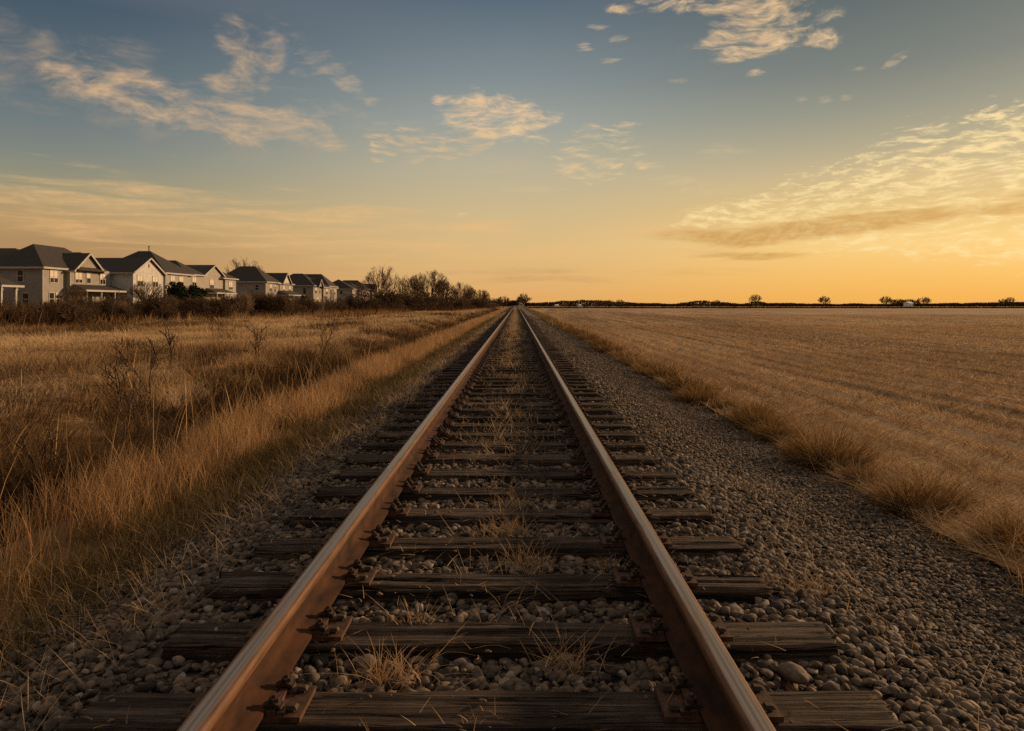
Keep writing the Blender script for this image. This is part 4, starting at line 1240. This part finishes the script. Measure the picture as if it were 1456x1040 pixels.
# garden pavilion at the left edge
t = empty('garden_pavilion', (-65.4, 87.5, .25))
b = MB(); zz = 3.55; b.add([(-3.1, -1.9, zz - .25), (2.75, -1.9, zz - .25), (2.75, 1.9, zz - .25), (-3.1, 1.9, zz - .25), (-1.2, 0, zz + .95), (.9, 0, zz + .95)], [(0, 1, 5, 4), (1, 2, 5), (2, 3, 4, 5), (3, 0, 4), (3, 2, 1, 0)])
b.build('roof', M['shingle'], t)
b = MB(); b.box(-3.15, 2.85, -1.98, -1.9, zz - .45, zz - .2); b.box(2.75, 2.85, -1.897, 1.98, zz - .45, zz - .2); b.build('fascia', M['trim'], t)
for xx in (-2.9, .1, 1.95):
    for yy in (-1.6, 1.6):
        b = MB(); b.box(xx - .14, xx + .14, yy - .14, yy + .14, -.5, zz - .26); b.box(xx - .2, xx + .2, yy - .2, yy + .2, zz - .8, zz - .6); b.build('post', M['trim'], t)
b = MB(); b.box(-2.7, -.2, -1.62, -1.56, .75, .85); b.box(-2.7, -.2, -1.62, -1.56, .1, .18)
for q in range(12): b.box(-2.6 + q * .2, -2.54 + q * .2, -1.61, -1.57, .18, .75)
b.build('railing', M['trim'], t)
tag(t, 'white posted garden pavilion with a dark roof at the left edge', 'pavilion')

# low wooden fence before the grey house
t = empty('garden_fence', (-64, 89.5, .3))
for q in range(8):
    b = MB(); x = -.2 + q * 1.15; b.box(x - .05, x + .05, -.05, .05, -.5, 1.0 + .03 * (q % 2)); b.build('post', M['dark_wood'], t)
for z in (.3, .6, .92):
    b = MB(); b.box(-.2, 7.85, -.085, -.055, z, z + .09); b.build('rail', M['dark_wood'], t)
tag(t, 'low brown post and rail fence before the grey house', 'fence')

# ------------------------------------------------------------------ the far horizon
def treeline(name, x0, x1, y, hgt, seed, label, size=.9):
    r = np.random.default_rng(seed)
    n = int((x1 - x0) * 95)
    x = r.uniform(x0, x1, n)
    top = hgt * (.70 + 1.1 * (fbm(x * .018 + seed, x * 0, 3) - .5) + .5 * (fbm(x * .11 + 7, x * 0 + seed, 3) - .5) + 2.6 * np.clip(fbm(x * .05 + 17, x * 0 + seed, 3) - .60, 0, 1))
    z = -.5 + (top + .5) * r.random(n) ** .75
    yy = y + r.uniform(-4, 4, n)
    u = r.normal(size=(n, 3)); u /= np.linalg.norm(u, axis=1)[:, None]
    w = np.cross(u, r.normal(size=(n, 3))); w /= np.linalg.norm(w, axis=1)[:, None]
    sz = (size * r.uniform(.4, 1.1, n))[:, None]
    p = np.stack([x, yy, z], 1)
    V = np.stack([p - u * sz * .5, p + w * sz * .35, p + u * sz * .6, p - w * sz * .35], 1).reshape(-1, 3)
    ob = link(name, np_mesh(name, V, [np.arange(n * 4).reshape(-1, 4)], M['treeline'], False, {'tint': np.repeat(r.random(n), 4)}))
    tag(ob, label, kind='stuff')
treeline('treeline', 5, 470, 400, 2.5, 3, 'dark low line of far trees along the horizon beyond the field')
treeline('treeline', -420, 2, 520, 3.6, 5, 'dark far trees behind the houses and the track end', 1.5)
tf = Turf()
p = scatter(5, 380, 263, 270, 7, margin=30); n = len(p)
tf.add(p, U(.4, .95, n), U(.2, .4, n), U(0, .4, n), RNG.exponential(.3, n), 1, U(0, .5, n))
tag(tf.build('weeds', M['thicket']), 'dark weedy ditch along the far end of the field', kind='stuff')
xs_p = TX + np.concatenate([np.arange(6, 60, 6), geo(60, 900, 20)])
tag(sheet('far_field', xs_p, np.array([272., 300., 330., 360., 392.]), lambda X, Y: gz(X, Y) * 0 - .33 + (Y - 272) * .0006, mat_noise('pale_stubble', (.36, .26, .15), (.48, .36, .22), .05, .95, .1)), 'pale strip of far field before the horizon trees', kind='structure')

M['white_paint'] = mat_noise('white_paint', (.78, .77, .74), (.84, .83, .80), 3, .6, .02)
def far_building(px, Y, w, d, hw, hr, label, roofm):
    x = (px - 734) / 1000 * Y
    t = empty('farm_building', (x, Y, -.2), R(34))
    b = MB(); b.box(-w / 2, w / 2, 0, d, -.2, hw); b.build('wall', M['white_paint'], t)
    b = MB(); b.add([(-w / 2 - .2, -.2, hw), (w / 2 + .2, -.2, hw), (w / 2 + .2, d + .2, hw), (-w / 2 - .2, d + .2, hw), (-w / 2 - .2, d / 2, hr), (w / 2 + .2, d / 2, hr)], [(0, 1, 5, 4), (2, 3, 4, 5), (1, 2, 5), (3, 0, 4), (3, 2, 1, 0)])
    b.build('roof', roofm, t)
    for q in (-.28, .28):
        b = MB(); b.box(w * q - .3, w * q + .3, -.05, .02, .3, hw * .7); b.build('door', M['dark_wood'], t)
    tag(t, label, 'building', 'white buildings on the far horizon')
far_building(1296, 376, 4.0, 3.2, 1.7, 2.6, 'small white barn on the horizon below the long low grove', M['white_paint'])
far_building(793, 380, 1.7, 2, .7, 1.1, 'tiny white shed on the horizon nearest the track', M['white_paint'])
far_building(825.5, 380, 1.5, 2, .7, 1.1, 'tiny white shed on the horizon left of the three close trees', M['white_paint'])

# ------------------------------------------------------------------ sky, sun, camera
SUN_AZ, SUN_EL = R(60), R(14)          # azimuth is measured from straight ahead (+y) toward the right (+x)
w = bpy.data.worlds.new('World'); scene.world = w; w.use_nodes = True
nt = NT(w.node_tree)
K = 10.0                                # background strength is 0.1
tc = nt.n('ShaderNodeTexCoord')
sep = nt.n('ShaderNodeSeparateXYZ'); nt.set(sep.inputs[0], tc.outputs['Generated'])
dx, dy, dz = sep.outputs
sky = nt.n('ShaderNodeTexSky', sky_type='NISHITA')
sky.sun_disc = False; sky.sun_elevation = SUN_EL; sky.sun_rotation = SUN_AZ
sky.air_density = 1.6; sky.dust_density = 3.0; sky.ozone_density = 1.2
az = nt.m('ARCTAN2', dx, dy)
zc = nt.m('MAXIMUM', dz, 0.0)
el = nt.m('ARCSINE', nt.m('MINIMUM', zc, .999))
side = nt.m('COSINE', nt.m('SUBTRACT', az, SUN_AZ))
S = lambda r, g, b: tuple(K * c for c in lin(r, g, b)[:3]) + (1.0,)
Rp = lambda st: nt.ramp(zc, [(p, lin(*c)) for p, c in st])
ZEN = [(.56, (150, 138, 128)), (1, (160, 146, 134))]  # overhead sky made brighter than the sky in view, added fill for the ground
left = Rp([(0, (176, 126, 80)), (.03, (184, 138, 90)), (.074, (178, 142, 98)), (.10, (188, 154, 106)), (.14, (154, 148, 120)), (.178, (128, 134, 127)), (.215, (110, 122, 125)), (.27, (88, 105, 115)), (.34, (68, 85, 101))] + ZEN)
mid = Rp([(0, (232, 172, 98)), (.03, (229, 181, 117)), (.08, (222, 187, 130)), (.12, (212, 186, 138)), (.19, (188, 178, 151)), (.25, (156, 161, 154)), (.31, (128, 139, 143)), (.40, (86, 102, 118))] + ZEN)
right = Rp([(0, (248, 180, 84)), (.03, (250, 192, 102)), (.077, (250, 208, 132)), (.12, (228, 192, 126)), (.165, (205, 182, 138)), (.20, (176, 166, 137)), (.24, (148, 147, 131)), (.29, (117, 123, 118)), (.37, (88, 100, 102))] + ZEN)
f1 = nt.smooth(side, -.10, .50)
f2 = nt.smooth(side, .48, .88)
grad = nt.mixc(f2, nt.mixc(f1, left, mid), right)
back = nt.smooth(side, -.9, .0)
grad = nt.mixc(back, nt.mixc(1.0, grad, (.98, .90, .84, 1), 'MULTIPLY'), grad)

# clouds: wisps placed by azimuth and height in the sky
def AE(px, py):
    a = math.atan((px - 734) / 1000); return a, math.atan((432 - py) / 1000 * math.cos(a))
def blob(px, py, rx, ry, rot=0.0):
    a0, e0 = AE(px, py)
    c, s = math.cos(R(rot)), math.sin(R(rot))
    u = nt.m('SUBTRACT', az, a0); v = nt.m('SUBTRACT', el, e0)
    p = nt.m('MULTIPLY_ADD', u, c, nt.m('MULTIPLY', v, s)); q = nt.m('MULTIPLY_ADD', u, -s, nt.m('MULTIPLY', v, c))
    p = nt.m('MULTIPLY', p, 1000 / rx); q = nt.m('MULTIPLY', q, 1000 / ry)
    return nt.m('EXPONENT', nt.m('MULTIPLY', nt.m('MULTIPLY_ADD', p, p, nt.m('MULTIPLY', q, q)), -1.0))
def total(bl):
    r = bl[0]
    for x in bl[1:]: r = nt.m('ADD', r, x)
    return nt.m('MINIMUM', r, 1.0)
sky_v = nt.vec(az, nt.m('MULTIPLY', el, 2.0), 0.3)
# slow warp gives the wisps their curls
wn = nt.n('ShaderNodeTexNoise'); nt.set(wn.inputs['Vector'], sky_v); wn.inputs['Scale'].default_value = 7; wn.inputs['Detail'].default_value = 3
wv = nt.n('ShaderNodeVectorMath', operation='MULTIPLY_ADD'); nt.set(wv.inputs[0], wn.outputs['Color']); wv.inputs[1].default_value = (.09, .09, 0); nt.set(wv.inputs[2], sky_v)
nA = nt.noise(nt.mapping(wv.outputs[0], (1, 1.15, 1)), 19, 9, .62, .12)
nB = nt.noise(nt.mapping(wv.outputs[0], (1, 1.7, 1)), 30, 8, .62, .15)
nC = nt.noise(nt.mapping(sky_v, (1, 5.5, 1)), 6, 6, .55, .5)
nF = nt.noise(nt.mapping(wv.outputs[0], (1, 1.4, 1)), 60, 6, .6)
def cloud(base, blobs, nz, lo, hi, opac, col):
    m = total(blobs)
    x = nt.m('ADD', nt.m('MULTIPLY_ADD', nz, 1.3, -.15), nt.m('MULTIPLY_ADD', m, .44, -.40))
    d = nt.smooth(x, lo - .02, hi + .24)
    d = nt.m('MULTIPLY', d, nt.m('MULTIPLY', nt.smooth(m, .02, .6), opac))
    d = nt.m('MULTIPLY', d, nt.m('MULTIPLY_ADD', nt.smooth(nF, .34, .66), .45, .62))
    return nt.mixc(d, base, lin(*col))
g = grad
# thin high bands low in the sky
g = cloud(g, [blob(230, 300, 330, 50, -3), blob(560, 345, 420, 34, -2), blob(1000, 330, 300, 30)], nC, .36, .58, .75, (236, 188, 128))
g = cloud(g, [blob(130, 375, 420, 26, -2), blob(830, 392, 320, 18)], nC, .44, .66, .40, (176, 128, 84))
g = cloud(g, [blob(90, 320, 300, 22, -6)], nC, .34, .54, .7, (226, 174, 116))
# left side wisps
# fibres combed along the wind, for the torn veils
fib = nt.n('ShaderNodeMapping'); nt.set(fib.inputs[0], wv.outputs[0]); fib.inputs['Rotation'].default_value = (0, 0, R(-38)); fib.inputs['Scale'].default_value = (1, 3.2, 1)
nG = nt.m('ADD', nt.m('MULTIPLY', nt.noise(fib.outputs[0], 24, 7, .6), .6), nt.m('MULTIPLY', nB, .4))
g = cloud(g, [blob(40, 75, 140, 40, -12), blob(200, 70, 40, 22), blob(30, 105, 60, 14)], nA, .34, .62, .50, (176, 152, 130))
g = cloud(g, [blob(40, 138, 150, 9, -6), blob(200, 160, 200, 60, -10)], nA, .36, .70, .34, (196, 164, 132))
g = cloud(g, [blob(345, 95, 38, 58, -25), blob(322, 42, 24, 22, -20), blob(392, 75, 16, 30, -20), blob(345, 128, 40, 20)], nA, .32, .60, .72, (214, 178, 138))
g = cloud(g, [blob(125, 122, 60, 20, -14), blob(205, 136, 60, 22, -14), blob(270, 160, 100, 26, -12), blob(345, 168, 70, 24, -8), blob(430, 176, 46, 26, -12), blob(462, 195, 26, 12, -30)], nA, .31, .58, .80, (224, 184, 140))
g = cloud(g, [blob(548, 212, 34, 11, 52), blob(572, 196, 30, 10, 20), blob(536, 196, 24, 8, -30), blob(600, 218, 50, 10, 38), blob(650, 214, 46, 9, 34), blob(690, 206, 30, 8, 34), blob(600, 205, 110, 24, 4)], nG, .46, .56, .90, (236, 194, 142))
g = cloud(g, [blob(500, 124, 16, 10, -40), blob(422, 104, 12, 6), blob(530, 145, 14, 6), blob(516, 292, 22, 8, 40), blob(470, 100, 60, 26, -20)], nB, .36, .60, .50, (214, 182, 144))
g = cloud(g, [blob(690, 150, 36, 13, -4), blob(705, 182, 40, 12, -6), blob(735, 162, 30, 11), blob(772, 172, 26, 10, 4), blob(628, 146, 16, 8), blob(652, 166, 20, 8), blob(700, 165, 80, 34)], nB, .32, .54, .90, (246, 204, 152))
g = cloud(g, [blob(846, 240, 28, 9, 8), blob(822, 214, 16, 26, -30), blob(880, 218, 30, 5, 0), blob(924, 234, 24, 5), blob(868, 180, 34, 9, 0), blob(660, 304, 26, 7, 22), blob(845, 255, 40, 8, 14), blob(760, 200, 20, 8), blob(850, 220, 130, 50, 4)], nG, .49, .58, .85, (246, 208, 150))
g = cloud(g, [blob(1030, 215, 60, 16), blob(960, 255, 50, 10), blob(1010, 275, 80, 16, 4), blob(760, 270, 70, 10)], nG, .36, .66, .40, (236, 204, 150))
g = cloud(g, [blob(520, 170, 160, 30, -14), blob(180, 100, 160, 26, -10), blob(700, 235, 140, 22, -4), blob(430, 60, 90, 18, -24)], nG, .42, .66, .34, (214, 182, 146))
# upper right clouds
g = cloud(g, [blob(960, 6, 84, 11, -5), blob(1075, 12, 60, 18, 4), blob(1078, 44, 72, 20, 8), blob(1085, 68, 60, 12, 6), blob(1040, 50, 40, 10, 12), blob(832, 67, 18, 6), blob(1172, 50, 18, 10, 16), blob(1182, 60, 18, 8), blob(1052, 78, 26, 6), blob(1074, 102, 16, 6), blob(876, 14, 22, 6)], nB, .30, .52, .92, (240, 200, 148))
g = cloud(g, [blob(852, 38, 20, 5), blob(878, 56, 20, 6), blob(866, 88, 26, 5), blob(1272, 86, 18, 7, 26), blob(1280, 80, 14, 5, 26), blob(1138, 142, 10, 6), blob(1172, 145, 12, 8), blob(1205, 140, 10, 5), blob(1220, 98, 16, 5), blob(968, 115, 20, 5), blob(1165, 30, 20, 8), blob(1190, 16, 16, 8)], nB, .33, .56, .60, (222, 190, 146))
# the big rippled bank on the right
nD = nt.noise(nt.mapping(wv.outputs[0], (1, 2.1, 1)), 34, 9, .66, .1)
nE = nt.m('ADD', nt.m('MULTIPLY', nD, .55), nt.m('MULTIPLY', nt.noise(nt.mapping(wv.outputs[0], (1, 1.6, 1)), 13, 5, .6), .45))
bank = [blob(1430, 215, 130, 58, 10), blob(1310, 268, 170, 42, 14), blob(1180, 285, 160, 28, 10), blob(1330, 328, 200, 30), blob(1060, 300, 110, 14), blob(1500, 330, 160, 60)]
g = cloud(g, bank, nE, .36, .56, .50, (250, 214, 146))
g = cloud(g, bank, nD, .46, .54, .85, (255, 230, 168))
g = cloud(g, [blob(1395, 205, 200, 70, 12), blob(1170, 258, 130, 20, 12), blob(1000, 318, 90, 12, 4), blob(1320, 195, 60, 10, 12), blob(1440, 165, 50, 10, 10), blob(1330, 186, 30, 6, 10)], nD, .49, .48, .85, (252, 222, 160))
# flat shaded undersides
g = cloud(g, [blob(1190, 322, 115, 14, 4), blob(1020, 338, 90, 12, 0), blob(1250, 312, 80, 8, 6), blob(1452, 294, 44, 16, 6), blob(1075, 364, 70, 6)], nC, .14, .30, .80, (204, 154, 84))
mixs = nt.n('ShaderNodeMix', data_type='RGBA', blend_type='MIX')
mixs.inputs[0].default_value = .06
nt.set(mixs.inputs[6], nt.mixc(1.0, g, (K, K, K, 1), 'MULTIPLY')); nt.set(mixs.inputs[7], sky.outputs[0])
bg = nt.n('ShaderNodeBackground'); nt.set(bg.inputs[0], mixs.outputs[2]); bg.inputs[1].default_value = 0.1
wo = nt.n('ShaderNodeOutputWorld'); nt.t.links.new(bg.outputs[0], wo.inputs[0])
w.cycles.sampling_method = 'MANUAL'; w.cycles.sample_map_resolution = 512

sd = bpy.data.lights.new('sun', 'SUN'); sd.energy = 4.0; sd.angle = R(3.0); sd.color = (1.0, .63, .33)
so = bpy.data.objects.new('sun', sd); COL.objects.link(so)
so.location = (60, 40, 20)
# a sun lamp shines along its local -z
dirv = (math.sin(SUN_AZ) * math.cos(SUN_EL), math.cos(SUN_AZ) * math.cos(SUN_EL), math.sin(SUN_EL))
import mathutils
so.rotation_euler = mathutils.Vector(dirv).to_track_quat('Z', 'Y').to_euler()

cd = bpy.data.cameras.new('camera'); co = bpy.data.objects.new('camera', cd); COL.objects.link(co)
cd.sensor_width = 36; cd.lens = 36 * 1000 / 1456
cd.shift_x = -6 / 1456; cd.shift_y = -88 / 1456
cd.clip_start = .05; cd.clip_end = 9000
co.location = (0, 0, CAM_Z); co.rotation_euler = (R(90), 0, 0)
scene.camera = co

scene.view_settings.view_transform = 'Standard'; scene.view_settings.look = 'None'
scene.view_settings.exposure = 0; scene.view_settings.gamma = 1
scene.view_settings.use_curve_mapping = False
scene.render.engine = 'CYCLES'
cy = scene.cycles
cy.max_bounces = 6; cy.diffuse_bounces = 3; cy.glossy_bounces = 3; cy.transmission_bounces = 3; cy.transparent_max_bounces = 4
cy.use_denoising = False
try: cy.denoiser = 'OPENIMAGEDENOISE'
except Exception: pass
cy.sample_clamp_indirect = 3; cy.sample_clamp_direct = 8
cy.caustics_reflective = False; cy.caustics_refractive = False; cy.blur_glossy = 1.0
